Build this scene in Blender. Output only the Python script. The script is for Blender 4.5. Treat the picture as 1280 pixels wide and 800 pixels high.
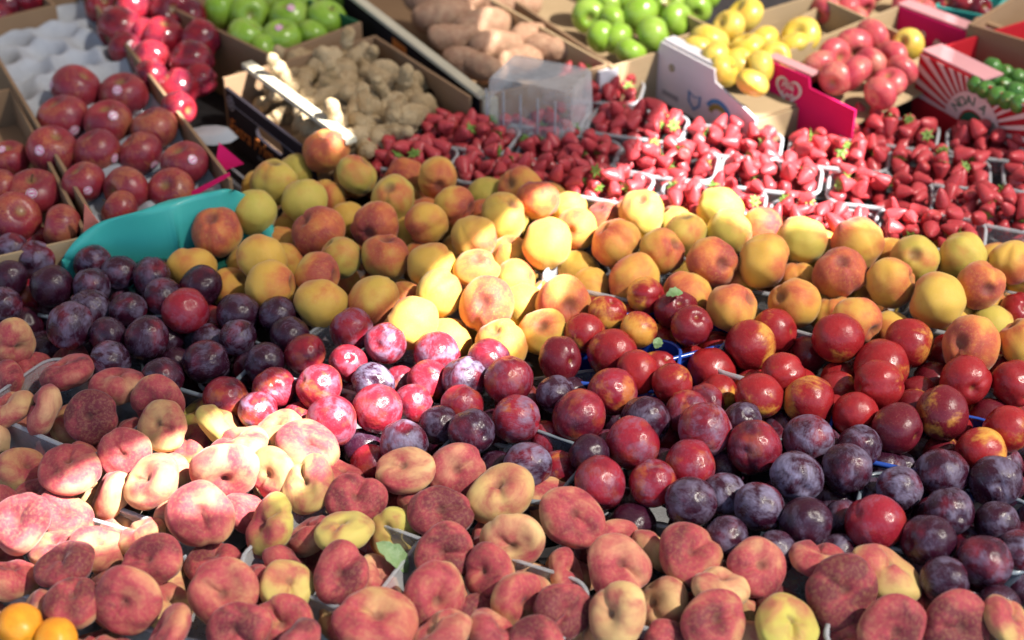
import bpy, math, random
import numpy as np
from mathutils import Vector, Matrix, Quaternion, noise
R = math.radians
random.seed(7); rng = np.random.default_rng(7)
for o in list(bpy.data.objects): bpy.data.objects.remove(o, do_unlink=True)
sc = bpy.context.scene
COL = sc.collection
# ------------------------------------------------------------------ camera
PITCH, FPX, DIST, HZ, TZ = R(33.8), 2000.0, 1.97, 0.90, 0.80
CAM = Vector((0, -DIST*math.cos(PITCH), HZ + DIST*math.sin(PITCH)))
FW = Vector((0, math.cos(PITCH), -math.sin(PITCH))); RT = Vector((1, 0, 0)); UP = Vector((0, math.sin(PITCH), math.cos(PITCH)))
cd = bpy.data.cameras.new('camera'); cam = bpy.data.objects.new('camera', cd); COL.objects.link(cam)
cam.location = CAM; cam.rotation_euler = (math.pi/2 - PITCH, 0, 0)
cd.sensor_width = 36; cd.lens = FPX/1280*36; cd.clip_start = 0.05; cd.clip_end = 500
cd.dof.use_dof = True; cd.dof.focus_distance = 1.82; cd.dof.aperture_fstop = 3.4
sc.camera = cam
# ------------------------------------------------------------------ light
SUN = Vector((0.56, -0.27, 0.77)).normalized()
w = bpy.data.worlds.new('World'); sc.world = w; w.use_nodes = True
nt = w.node_tree; bg = nt.nodes['Background']; sky = nt.nodes.new('ShaderNodeTexSky')
sky.sky_type = 'NISHITA'; sky.sun_disc = False
sky.sun_elevation = math.asin(SUN.z); sky.sun_rotation = math.atan2(SUN.x, SUN.y)
nt.links.new(sky.outputs[0], bg.inputs[0]); bg.inputs[1].default_value = 0.05
sd = bpy.data.lights.new('sun', 'SUN'); so = bpy.data.objects.new('sun', sd); COL.objects.link(so)
sd.energy = 5.0; sd.angle = R(0.5); sd.color = (1.0, 0.965, 0.91)
so.location = SUN*8; so.rotation_euler = SUN.to_track_quat('Z', 'Y').to_euler()
sc.view_settings.view_transform = 'Standard'; sc.view_settings.look = 'None'
sc.view_settings.gamma = 1.0; sc.view_settings.use_curve_mapping = False
sc.view_settings.exposure = 2.1
sc.cycles.use_denoising = True; sc.cycles.max_bounces = 8; sc.cycles.diffuse_bounces = 1
sc.cycles.transparent_max_bounces = 24; sc.cycles.caustics_reflective = False; sc.cycles.caustics_refractive = False
sc.cycles.sample_clamp_indirect = 6

# ------------------------------------------------------------------ helpers
def ray(px, py): return FW + RT*((px-640)/FPX) + UP*((400-py)/FPX)
def at(px, py, z=HZ):
    d = ray(px, py); return CAM + d*((z-CAM.z)/d.z)
def proj(p):
    v = p-CAM; t = v.dot(FW); return 640+v.dot(RT)/t*FPX, 400-v.dot(UP)/t*FPX, t
def tag(o, label=None, cat=None, group=None, kind=None):
    if label: o['label'] = label
    if cat: o['category'] = cat
    if group: o['group'] = group
    if kind: o['kind'] = kind
    return o
def link(name, me, parent=None, mat=None, loc=None):
    o = bpy.data.objects.new(name, me); COL.objects.link(o)
    if parent: o.parent = parent
    if mat and me and not me.materials: me.materials.append(mat)
    if loc is not None: o.location = loc
    return o
def empty(name, M):
    o = bpy.data.objects.new(name, None); COL.objects.link(o); o.matrix_world = M; o.empty_display_size = .05
    return o
def mesh(name, vs, fs, smooth=False):
    me = bpy.data.meshes.new(name); me.from_pydata([tuple(v) for v in vs], [], fs); me.update()
    if smooth: me.polygons.foreach_set('use_smooth', [True]*len(me.polygons))
    return me
class MB:
    def __init__(s): s.v = []; s.f = []
    def box(s, lo, hi, lean=None):
        x0,y0,z0 = lo; x1,y1,z1 = hi; b = len(s.v)
        for z in (z0,z1):
            for x,y in ((x0,y0),(x1,y0),(x1,y1),(x0,y1)):
                s.v.append((x,y,z))
        s.f += [(b,b+3,b+2,b+1),(b+4,b+5,b+6,b+7)]+[(b+i,b+(i+1)%4,b+4+(i+1)%4,b+4+i) for i in range(4)]
        return s
    def prism(s, pts, y0, y1):          # outline in x,z extruded along y
        b = len(s.v); n = len(pts)
        s.v += [(x,y0,z) for x,z in pts]+[(x,y1,z) for x,z in pts]
        s.f += [tuple(range(b,b+n)), tuple(range(b+2*n-1,b+n-1,-1))]
        s.f += [(b+i,b+n+i,b+n+(i+1)%n,b+(i+1)%n) for i in range(n)]
        return s
    def ring(s, outer, inner, y0, y1):  # panel with a hole (same point count)
        b = len(s.v); n = len(outer)
        for pts,y in ((outer,y0),(inner,y0),(outer,y1),(inner,y1)): s.v += [(x,y,z) for x,z in pts]
        for i in range(n):
            j = (i+1)%n
            s.f += [(b+i,b+j,b+n+j,b+n+i),(b+2*n+i,b+3*n+i,b+3*n+j,b+2*n+j),(b+i,b+2*n+i,b+2*n+j,b+j),(b+n+i,b+n+j,b+3*n+j,b+3*n+i)]
        return s
    def build(s, name, mat, parent=None, smooth=False):
        return link(name, mesh(name, s.v, s.f, smooth), parent, mat)

# ------------------------------------------------------------------ materials
class NT:
    def __init__(s, name):
        s.m = bpy.data.materials.new(name); s.m.use_nodes = True; s.t = s.m.node_tree
        s.b = s.t.nodes['Principled BSDF']; s.out = s.t.nodes['Material Output']
        s.tc = s.t.nodes.new('ShaderNodeTexCoord'); s._oi = None
    def set(s, node, k, v):
        i = node.inputs[k]
        if isinstance(v, bpy.types.NodeSocket): s.t.links.new(v, i)
        else: i.default_value = v
    def p(s, **kw):
        for k, v in kw.items(): s.set(s.b, k.replace('_', ' '), v)
    @property
    def oi(s):
        if not s._oi: s._oi = s.t.nodes.new('ShaderNodeObjectInfo')
        return s._oi
    def math(s, op, a, b=0.0, clamp=False):
        n = s.t.nodes.new('ShaderNodeMath'); n.operation = op; n.use_clamp = clamp
        s.set(n, 0, a); s.set(n, 1, b); return n.outputs[0]
    def mix(s, f, a, b, mode='MIX'):
        n = s.t.nodes.new('ShaderNodeMix'); n.data_type = 'RGBA'; n.blend_type = mode
        s.set(n, 0, f)
        for k, v in ((6,a),(7,b)):
            if isinstance(v, tuple) and len(v) == 3: v = v+(1,)
            s.set(n, k, v)
        return n.outputs[2]
    def step(s, v, lo, hi, a=0.0, b=1.0):
        n = s.t.nodes.new('ShaderNodeMapRange'); n.interpolation_type = 'SMOOTHSTEP'
        s.set(n, 0, v); s.set(n, 1, lo); s.set(n, 2, hi); s.set(n, 3, a); s.set(n, 4, b); return n.outputs[0]
    def rnd(s, k=37.0, src='Object', scale=None):
        """texture vector shifted by the object's own random number"""
        c = s.t.nodes.new('ShaderNodeCombineXYZ'); r = s.math('MULTIPLY', s.oi.outputs['Random'], k)
        s.set(c, 0, r); s.set(c, 1, r); s.set(c, 2, s.math('MULTIPLY', r, 1.7))
        n = s.t.nodes.new('ShaderNodeVectorMath'); n.operation = 'ADD'; v = s.tc.outputs[src]
        if scale:
            q = s.t.nodes.new('ShaderNodeVectorMath'); q.operation = 'MULTIPLY'; s.set(q, 0, v); s.set(q, 1, scale); v = q.outputs[0]
        s.set(n, 0, v); s.set(n, 1, c.outputs[0]); return n.outputs[0]
    def noise(s, vec, scale, detail=4.0, rough=0.55, dist=0.0):
        n = s.t.nodes.new('ShaderNodeTexNoise'); s.set(n, 'Vector', vec); s.set(n, 'Scale', scale); s.set(n, 'Detail', detail)
        s.set(n, 'Roughness', rough); s.set(n, 'Distortion', dist); return n.outputs[0]
    def vor(s, vec, scale, feature='F1'):
        n = s.t.nodes.new('ShaderNodeTexVoronoi'); n.feature = feature; s.set(n, 'Vector', vec); s.set(n, 'Scale', scale); return n.outputs[0]
    def sep(s, v, color=False):
        n = s.t.nodes.new('ShaderNodeSeparateColor' if color else 'ShaderNodeSeparateXYZ'); s.set(n, 0, v); return n.outputs
    def rho(s):
        x, y, z = s.sep(s.tc.outputs['Object'])[:3]
        return s.math('SQRT', s.math('ADD', s.math('MULTIPLY', x, x), s.math('MULTIPLY', y, y))), z
    def bump(s, h, strength=0.2, dist=0.02):
        n = s.t.nodes.new('ShaderNodeBump'); s.set(n, 'Height', h); s.set(n, 'Strength', strength); s.set(n, 'Distance', dist)
        s.t.links.new(n.outputs[0], s.b.inputs['Normal'])
def stem_spot(n, col, dark, size, lo=0.15):
    rho, z = n.rho()
    f = n.math('MULTIPLY', n.step(rho, size, size*.25), n.step(z, lo-.1, lo+.1))
    return n.mix(n.math('MULTIPLY', f, .6), col, dark)
def m_peach():
    n = NT('peach_skin'); v = n.rnd(); c = n.sep(n.oi.outputs['Color'], True); rho, z = n.rho()
    base = n.mix(c[1], (0.80,0.42,0.055), (0.50,0.45,0.07))
    base = n.mix(n.math('MULTIPLY', n.noise(v, 2.2, 3), .45), base, (0.86,0.52,0.14))
    b = n.math('ADD', n.math('ADD', n.step(n.noise(v, .85, 5, .5, .4), .22, .78, .2, .8), n.math('MULTIPLY', z, .25)), n.math('MULTIPLY', c[0], .75))
    f = n.step(b, .55, 1.16)
    st = n.noise(n.rnd(11, scale=(3.,3.,.6)), 3.0, 5, .65)
    f = n.math('MULTIPLY', f, n.step(st, .12, .55, .45, 1.0))
    blush = n.mix(n.step(b, .95, 1.5), (0.62,0.13,0.05), (0.30,0.035,0.045))
    col = n.mix(f, base, blush)
    col = n.mix(n.math('MULTIPLY', n.step(n.noise(v, 26, 3, .6), .52, .72), .22), col, (0.80,0.50,0.30))
    col = stem_spot(n, col, (0.13,0.05,0.045), .42, .35)
    col = n.mix(n.math('MULTIPLY', n.step(n.vor(v, 7.5), .09, .04), .55), col, (0.16,0.08,0.03))
    n.p(Base_Color=col, Roughness=.62, Sheen_Weight=.18, Sheen_Roughness=.45, Subsurface_Weight=.08, Subsurface_Radius=(.5,.2,.08), Subsurface_Scale=.03)
    n.set(n.b, 'Specular IOR Level', .3)
    n.bump(n.noise(v, 90, 2), .10, .02); return n.m
def m_flat():
    n = NT('flat_peach_skin'); v = n.rnd(); c = n.sep(n.oi.outputs['Color'], True); rho, z = n.rho()
    base = n.mix(c[1], (0.80,0.50,0.25), (0.52,0.47,0.09))
    b = n.math('ADD', n.math('ADD', n.step(n.noise(v, .85, 5, .55, .5), .22, .78, .2, .8), n.math('MULTIPLY', z, .35)), n.math('MULTIPLY', c[0], .8))
    f = n.step(b, .46, 1.06)
    mott = n.noise(v, 9, 6, .7, .3)
    f = n.math('MULTIPLY', f, n.step(mott, .25, .6, .78, 1.0))
    red = n.mix(n.noise(v, 2.0, 4), (0.56,0.088,0.100), (0.28,0.024,0.052))
    red = n.mix(n.step(b, 1.0, 1.35), red, (0.15,0.020,0.035))
    col = n.mix(f, base, red)
    col = n.mix(n.math('MULTIPLY', n.step(mott, .58, .80), .16), col, (0.74,0.40,0.34))
    col = stem_spot(n, col, (0.16,0.07,0.05), .22, .0)
    n.p(Base_Color=col, Roughness=.68, Sheen_Weight=.20, Sheen_Roughness=.4, Sheen_Tint=(.92,.86,.9,1), Subsurface_Weight=.06, Subsurface_Radius=(.5,.15,.1), Subsurface_Scale=.03)
    n.set(n.b, 'Specular IOR Level', .25)
    n.bump(n.math('ADD', n.noise(v, 70, 2), n.math('MULTIPLY', n.noise(v, 6, 3), 1.5)), .10, .03); return n.m
def m_plum():
    n = NT('plum_skin'); v = n.rnd(); c = n.sep(n.oi.outputs['Color'], True)
    dark = n.mix(n.noise(v, 1.6, 4), (0.016,0.005,0.016), (0.060,0.008,0.024))
    red = n.mix(n.noise(v, 1.4, 5, .6), (0.46,0.022,0.035), (0.20,0.010,0.030))
    f = n.step(n.math('ADD', n.noise(v, .9, 3, .5), n.math('MULTIPLY', c[0], .9)), .55, 1.05)
    col = n.mix(f, dark, red)
    col = n.mix(n.math('MULTIPLY', c[1], n.step(n.noise(v, 1.2, 3), .5, .66)), col, (0.66,0.22,0.05))
    bl = n.math('ADD', n.math('ADD', n.math('MULTIPLY', n.noise(v, 1.5, 3, .5, .6), .80), n.math('MULTIPLY', n.noise(n.rnd(19, scale=(1.,3.5,1.)), 4, 5, .6, .8), .32)), n.math('MULTIPLY', n.noise(v, 14, 6, .7), .18))
    bf = n.math('MULTIPLY', n.step(n.math('ADD', bl, n.math('MULTIPLY', c[2], .12)), .64, .97), c[2])
    col = n.mix(n.math('MULTIPLY', n.step(n.vor(v, 16), .17, .10), .30), col, (0.55,0.30,0.30))
    col = n.mix(bf, col, (0.27,0.24,0.37))
    n.p(Base_Color=col, Roughness=n.step(bf, 0.0, .5, .24, .6), Coat_Weight=.0)
    n.set(n.b, 'Specular IOR Level', .5)
    n.bump(n.noise(v, 5, 5, .6), .14, .05); return n.m
def m_nect():
    n = NT('nectarine_skin'); v = n.rnd(); c = n.sep(n.oi.outputs['Color'], True); rho, z = n.rho()
    red = n.mix(n.noise(v, 1.3, 4), (0.56,0.028,0.026), (0.19,0.010,0.020))
    red = n.mix(c[2], red, (0.10,0.008,0.020))
    yel = n.mix(n.noise(v, 3, 3), (0.80,0.30,0.045), (0.74,0.44,0.09))
    st = n.noise(n.rnd(11, scale=(4.,4.,.5)), 2.5, 6, .7)
    b = n.math('ADD', n.math('ADD', n.noise(v, .95, 4, .5, .4), n.math('MULTIPLY', z, -.20)), n.math('MULTIPLY', st, .30))
    f = n.step(n.math('ADD', b, n.math('MULTIPLY', c[1], .6)), .86, 1.12)
    col = n.mix(f, red, yel)
    col = n.mix(n.math('MULTIPLY', n.step(n.vor(v, 15), .17, .11), .42), col, (0.72,0.32,0.18))
    col = stem_spot(n, col, (0.30,0.13,0.04), .16, .4)
    n.p(Base_Color=col, Roughness=n.step(n.noise(v, 2, 4), .35, .7, .22, .42))
    n.bump(n.noise(v, 4, 5, .6), .10, .05); return n.m
def m_apple(name, c1, c2, c3, rough=.28, streak=.5):
    n = NT(name); v = n.rnd(); rho, z = n.rho()
    st = n.noise(n.rnd(11, scale=(5.,5.,.7)), 2.2, 6, .7)
    col = n.mix(n.step(n.noise(v, 1.0, 4), .35, .65), c1, c2)
    col = n.mix(n.math('MULTIPLY', n.step(n.math('ADD', st, n.noise(v, .8, 2)), .95, 1.25), streak), col, c3)
    col = n.mix(n.math('MULTIPLY', n.step(n.vor(v, 13), .16, .10), .35), col, (0.80,0.62,0.42))
    col = stem_spot(n, col, (0.32,0.24,0.08), .30, .4)
    n.p(Base_Color=col, Roughness=rough); n.bump(n.noise(v, 4, 4), .06, .05); return n.m
def m_simple(name, c1, c2, scale=6, rough=.6, bump=.1, src='Object', detail=5, spec=.4, rand=True, bdist=.01):
    n = NT(name); v = n.rnd(src=src) if rand else n.tc.outputs[src]
    f = n.noise(v, scale, detail, .6)
    n.p(Base_Color=n.mix(n.step(f, .32, .68), c1, c2), Roughness=rough); n.set(n.b, 'Specular IOR Level', spec)
    if bump: n.bump(n.noise(v, scale*4, 4), bump, bdist)
    return n.m
def m_card(name, c, edge=.0):
    n = NT(name); v = n.rnd(7); v2 = n.rnd(7, scale=(1., 1., 12.))
    f = n.noise(v2, 14, 4, .6); g = n.noise(v, 3.5, 5)
    d = tuple(x*.72 for x in c)
    col = n.mix(n.step(g, .3, .7), c, d); col = n.mix(n.math('MULTIPLY', f, .25), col, tuple(min(1, x*1.2) for x in c))
    n.p(Base_Color=col, Roughness=.82); n.set(n.b, 'Specular IOR Level', .2); n.bump(f, .12, .004); return n.m
def m_plastic(name, tint, see=.7, rough=.22):
    n = NT(name); t = n.t
    n.p(Base_Color=tint+(1,), Roughness=rough); n.set(n.b, 'Specular IOR Level', .6)
    tr = t.nodes.new('ShaderNodeBsdfTransparent'); tr.inputs[0].default_value = tuple(min(1, .55+.45*x) for x in tint)+(1,)
    lw = t.nodes.new('ShaderNodeLayerWeight'); lw.inputs[0].default_value = .35
    scr = n.noise(n.rnd(3), 60, 5, .7)
    f = n.math('MULTIPLY', n.step(lw.outputs['Facing'], .1, .95, see, see*.35), n.step(scr, .3, .75, 1.0, .82))
    mx = t.nodes.new('ShaderNodeMixShader'); t.links.new(f, mx.inputs[0]); t.links.new(n.b.outputs[0], mx.inputs[1]); t.links.new(tr.outputs[0], mx.inputs[2])
    t.links.new(mx.outputs[0], n.out.inputs[0]); return n.m
def m_berry():
    n = NT('strawberry_skin'); v = n.rnd(5); rho, z = n.rho(); c = n.sep(n.oi.outputs['Color'], True)
    col = n.mix(n.noise(v, 1.2, 3), (0.64,0.075,0.085), (0.42,0.032,0.045))
    col = n.mix(n.math('MULTIPLY', n.step(z, .45, .85), .5), col, (0.74,0.20,0.10))
    cell = n.vor(n.rnd(5, scale=(1.,1.,.8)), 5.5)
    col = n.mix(n.math('MULTIPLY', n.step(cell, .16, .08), .75), col, (0.62,0.36,0.09))
    n.p(Base_Color=col, Roughness=.40); n.bump(n.step(cell, .0, .32), .55, .06); return n.m
def m_awning(name='awning_canvas', through=.085):
    n = NT(name); t = n.t
    wv = n.noise(n.tc.outputs['Object'], 3, 4)
    n.p(Base_Color=n.mix(wv, (0.32,0.29,0.29), (0.27,0.24,0.25)), Roughness=.9)
    tl = t.nodes.new('ShaderNodeBsdfTranslucent'); tl.inputs[0].default_value = (0.80,0.66,0.56,1)
    tr = t.nodes.new('ShaderNodeBsdfTransparent'); tr.inputs[0].default_value = (1,.96,.9,1)
    m1 = t.nodes.new('ShaderNodeMixShader'); m1.inputs[0].default_value = .06
    m2 = t.nodes.new('ShaderNodeMixShader'); m2.inputs[0].default_value = through
    t.links.new(n.b.outputs[0], m1.inputs[1]); t.links.new(tl.outputs[0], m1.inputs[2])
    t.links.new(m1.outputs[0], m2.inputs[1]); t.links.new(tr.outputs[0], m2.inputs[2]); t.links.new(m2.outputs[0], n.out.inputs[0]); return n.m
def m_sticker():
    n = NT('fruit_sticker'); rho, z = n.rho(); 
    x, y, zz = n.sep(n.tc.outputs['Object'])[:3]
    ring = n.math('MULTIPLY', n.step(rho, .11, .125), n.step(rho, .175, .16))
    dot = n.step(n.math('ABSOLUTE', y), .045, .03)
    dot = n.math('MULTIPLY', dot, n.step(rho, .10, .085))
    f = n.math('MAXIMUM', ring, dot)
    n.p(Base_Color=n.mix(f, (0.78,0.76,0.78), n.mix(n.step(n.oi.outputs['Random'], .3,.31), (0.55,0.05,0.22), (0.70,0.10,0.30))), Roughness=.35); return n.m
M = dict(peach=m_peach(), flat=m_flat(), plum=m_plum(), nect=m_nect(), berry=m_berry(),
    apple=m_apple('pink_apple_skin', (0.34,0.028,0.042), (0.22,0.02,0.04), (0.56,0.22,0.08), .34, .55),
    deli=m_apple('dark_apple_skin', (0.30,0.012,0.025), (0.10,0.008,0.025), (0.46,0.06,0.06), .18, .3),
    green=m_apple('green_apple_skin', (0.30,0.50,0.05), (0.24,0.44,0.035), (0.46,0.60,0.14), .25, .5),
    yellow=m_apple('yellow_apple_skin', (0.78,0.55,0.06), (0.80,0.62,0.13), (0.80,0.36,0.08), .3, .5),
    rosy=m_apple('rosy_apple_skin', (0.62,0.10,0.11), (0.50,0.05,0.08), (0.74,0.36,0.22), .3, .5),
    lime=m_apple('lime_skin', (0.07,0.22,0.03), (0.05,0.16,0.03), (0.18,0.34,0.06), .3, .4),
    loquat=m_simple('loquat_skin', (0.86,0.36,0.025), (0.80,0.27,0.02), 2, .38, .05),
    ginger=m_simple('ginger_skin', (0.55,0.41,0.24), (0.38,0.26,0.13), 30, .8, .6),
    sweet=m_simple('sweet_potato_skin', (0.60,0.37,0.23), (0.50,0.26,0.16), 3, .7, .35, bdist=.03),
    stem=m_simple('stem_wood', (0.12,0.07,0.03), (0.07,0.04,0.02), 4, .8, 0),
    leaf=m_simple('leaf_green', (0.15,0.26,0.10), (0.24,0.34,0.16), 40, .5, .2),
    calyx=m_simple('calyx_green', (0.14,0.26,0.04), (0.22,0.34,0.07), 3, .55, 0),
    card=m_card('brown_cardboard', (0.36,0.225,0.13)), card2=m_card('tan_cardboard', (0.50,0.36,0.21)),
    black=m_card('black_printed_card', (0.018,0.014,0.020)), whitecard=m_card('white_printed_card', (0.74,0.70,0.74)),
    pinkcard=m_card('pink_printed_card', (0.70,0.010,0.13)), pinkpale=m_card('pale_pink_card', (0.78,0.38,0.40)), salmon=m_card('salmon_card', (0.72,0.22,0.17)),
    redcard=m_card('red_printed_card', (0.55,0.018,0.03)), cream=m_card('cream_card', (0.72,0.66,0.50)), greencard=m_card('green_printed_card', (0.03,0.14,0.06)),
    pulp=m_simple('moulded_pulp', (0.50,0.53,0.58), (0.43,0.46,0.51), 30, .8, .2, rand=False, bdist=.004),
    teal=m_simple('teal_plastic', (0.05,0.42,0.38), (0.06,0.47,0.42), 3, .32, 0, rand=False),
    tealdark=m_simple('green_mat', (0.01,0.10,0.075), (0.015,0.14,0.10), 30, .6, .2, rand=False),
    clear=m_plastic('clear_plastic', (0.80,0.81,0.84), .78), rim=m_plastic('clear_plastic_rim', (0.70,0.72,0.76), .66, .2),
    frost=m_plastic('frosted_plastic', (0.85,0.87,0.9), .86, .25),
    smoke=m_plastic('smoky_plastic', (0.16,0.20,0.26), .62), smokerim=m_plastic('smoky_plastic_rim', (0.30,0.36,0.42), .35),
    blue=m_plastic('blue_plastic', (0.010,0.045,0.33), .12), bluerim=m_plastic('blue_plastic_rim', (0.03,0.10,0.50), .08),
    sticker=m_sticker(), orange=m_simple('orange_ink', (0.80,0.27,0.05), (0.70,0.20,0.04), 200, .6, 0, rand=False),
    white=m_simple('white_ink', (0.80,0.78,0.78), (0.74,0.72,0.74), 9, .6, 0, rand=False), greenink=m_simple('green_ink', (0.01,0.10,0.05), (0.012,0.12,0.06), 9, .6, 0, rand=False),
    greyink=m_simple('grey_ink', (0.30,0.30,0.33), (0.24,0.24,0.28), 9, .6, 0, rand=False), blueink=m_simple('blue_ink', (0.05,0.20,0.42), (0.07,0.26,0.48), 9, .6, 0, rand=False),
    oliveink=m_simple('olive_ink', (0.22,0.20,0.04), (0.30,0.26,0.05), 9, .6, 0, rand=False), stripe=m_simple('pale_stripe_ink', (0.76,0.56,0.52), (0.72,0.50,0.47), 9, .6, 0, rand=False),
    cloth=m_simple('table_cloth', (0.035,0.030,0.032), (0.022,0.02,0.022), 60, .9, .2, rand=False), wood=m_simple('stall_wood', (0.26,0.16,0.08), (0.18,0.11,0.05), 20, .8, .2, rand=False),
    brick=m_simple('brick_render', (0.20,0.13,0.10), (0.14,0.09,0.07), 3, .9, .2, rand=False),
    metal=m_simple('painted_pole', (0.35,0.36,0.37), (0.3,0.3,0.31), 5, .4, 0, rand=False),
    asphalt=m_simple('asphalt', (0.055,0.055,0.058), (0.04,0.04,0.042), 60, .9, .5, rand=False), awning=m_awning('awning_canvas', .07), awning2=m_awning('thin_awning_canvas', .20), net=m_awning('added_shade_net', .30))

# ------------------------------------------------------------------ large structure
def slab(name, lo, hi, mat, parent=None): return MB().box(lo, hi).build(name, mat, parent)
g = link('ground', mesh('ground', [(-150,-150,0),(150,-150,0),(150,150,0),(-150,150,0)], [(0,1,2,3)]), None, M['asphalt']); tag(g, kind='structure')
bd = empty('building', Matrix.Translation((0, 5.2, 0))); tag(bd, 'unseen brick facade added behind the stall to block backlight', 'building')  # unseen facade added to block bright sky light from behind
slab('wall', (-14, 0, 0), (14, .4, 9), M['brick'], bd)
for k in range(-4, 5):
    for zz in (1.0, 4.6):
        wn = slab('window', (k*3-.7, -.04, zz), (k*3+.7, -.005, zz+2.0), M['whitecard'], bd); slab('pane', (k*3-.6, -.05, zz+.1), (k*3+.6, -.045, zz+1.9), M['smoke'], wn)
st = empty('market_stall_table', Matrix.Translation((0,.35,0))); tag(st, 'dark cloth covered stall table carrying all the fruit', 'table')
slab('table_top', (-2.2,-1.15,TZ-.035), (2.2,1.75,TZ), M['cloth'], st)
for x in (-2.1,-.7,.7,2.1):
    for y in (-1.05,1.65): slab('leg', (x-.03,y-.03,0), (x+.03,y+.03,TZ-.035), M['wood'], st)
slab('front_skirt', (-2.2,-1.165,.12), (2.2,-1.152,TZ-.004), M['cloth'], st)
# ------------------------------------------------------------------ fruit seen in the photograph: x y width height code [dimple x y]
# codes: r red, g green, y yellow, o orange, d dark, b bloom, p lower layer, s sunlit
PEACH = """405 190 56 56 o 0 .7;342 225 58 52 g .1 .9;372 210 50 40 gp;444 223 52 58 g;491 249 58 60 g -.1 .45;380 247 58 46 g;317 263 58 46 g;410 238 30 28 rp
275 290 65 66 r -.1 .6;361 286 46 44 op;397 290 66 58 r -.6 .5;470 279 62 52 rd;437 272 44 40 op;477 320 62 60 gr .1 .85;322 287 40 40 op;240 325 62 40 yp;325 318 62 40 o
425 322 46 52 g;400 335 58 42 r;288 349 50 40 yp;358 315 30 28 rp;510 295 36 50 yp;505 220 52 46 rp;547 220 48 46 o;568 256 52 48 o;532 280 52 52 o;610 241 46 42 gp
651 230 56 40 r;629 272 60 62 y .5 .6;670 250 54 58 rd;594 298 60 60 ro;685 304 63 62 ys;711 257 44 36 yp;719 280 48 40 o;541 334 64 62 y;637 318 48 50 ysp;757 270 42 38 dp
337 352 66 54 o;400 372 68 54 o;462 374 68 62 r;505 364 36 32 rdp;551 372 62 70 ys;517 402 68 56 ys;607 382 72 66 rs;592 330 50 40 ys;770 301 63 60 o;802 265 60 56 y
842 272 34 32 gp;860 286 46 40 g;829 315 58 62 yr;890 328 64 64 yr .35 -.1;795 341 68 44 or;907 288 62 60 g;901 257 58 46 gd;952 280 44 40 rdp;1002 299 62 60 gd;857 362 62 44 r
918 378 64 48 o;736 360 50 46 rp;702 379 72 62 yr .25 -.1;657 370 40 40 ysp;677 410 62 58 y;630 427 66 60 y -.3 .6;723 332 56 38 op;958 329 68 70 o;1072 302 68 62 r;1143 318 60 48 g
1204 317 64 52 g;1263 330 62 66 yr;1050 342 66 68 or -.1 .5;1114 354 62 64 y;994 347 46 42 yp;1173 375 72 74 y;1225 359 60 54 o .1 -.2;991 381 66 62 o;1239 396 54 40 gp
1215 423 74 54 or;1275 428 54 56 o;1068 396 62 48 r;600 345 50 40 ysp;557 415 50 40 ysp;1113 311 40 30 op;640 345 44 38 yp"""
NECT = """1272 386 40 40 rp;966 414 58 56 r;936 428 64 50 o;1050 423 64 62 r;1134 431 64 60 r;1104 450 70 54 r;1099 477 62 58 r;1211 475 63 58 r;1266 481 60 62 r;1005 437 46 42 rdp
979 465 56 48 r;1049 464 46 34 rp;1047 483 44 40 rp;1012 495 64 46 o;950 494 58 54 r;936 464 40 34 rp;893 456 62 42 r;893 487 52 46 o;1163 470 50 36 rdp;1250 455 40 30 rdp
1070 515 58 50 r;1116 536 64 66 rd;1178 520 66 62 rd;1142 502 44 36 dp;1236 513 52 38 rdp;1257 532 62 44 o;1231 558 62 50 ro;870 450 44 38 rp;840 477 52 40 o;757 392 46 44 oo
740 385 36 36 rp;807 372 40 52 oo;845 388 52 48 d;862 405 52 52 d .2 .5;796 412 44 44 oo;785 390 30 26 op;826 415 34 28 oop;735 416 50 46 o;768 434 62 48 r;700 447 56 52 d .55 -.1
794 461 56 52 r;822 450 26 26 oop;893 430 36 28 rp;1178 556 50 34 dp;1149 486 36 32 rdp;940 478 40 36 rp"""
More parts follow.
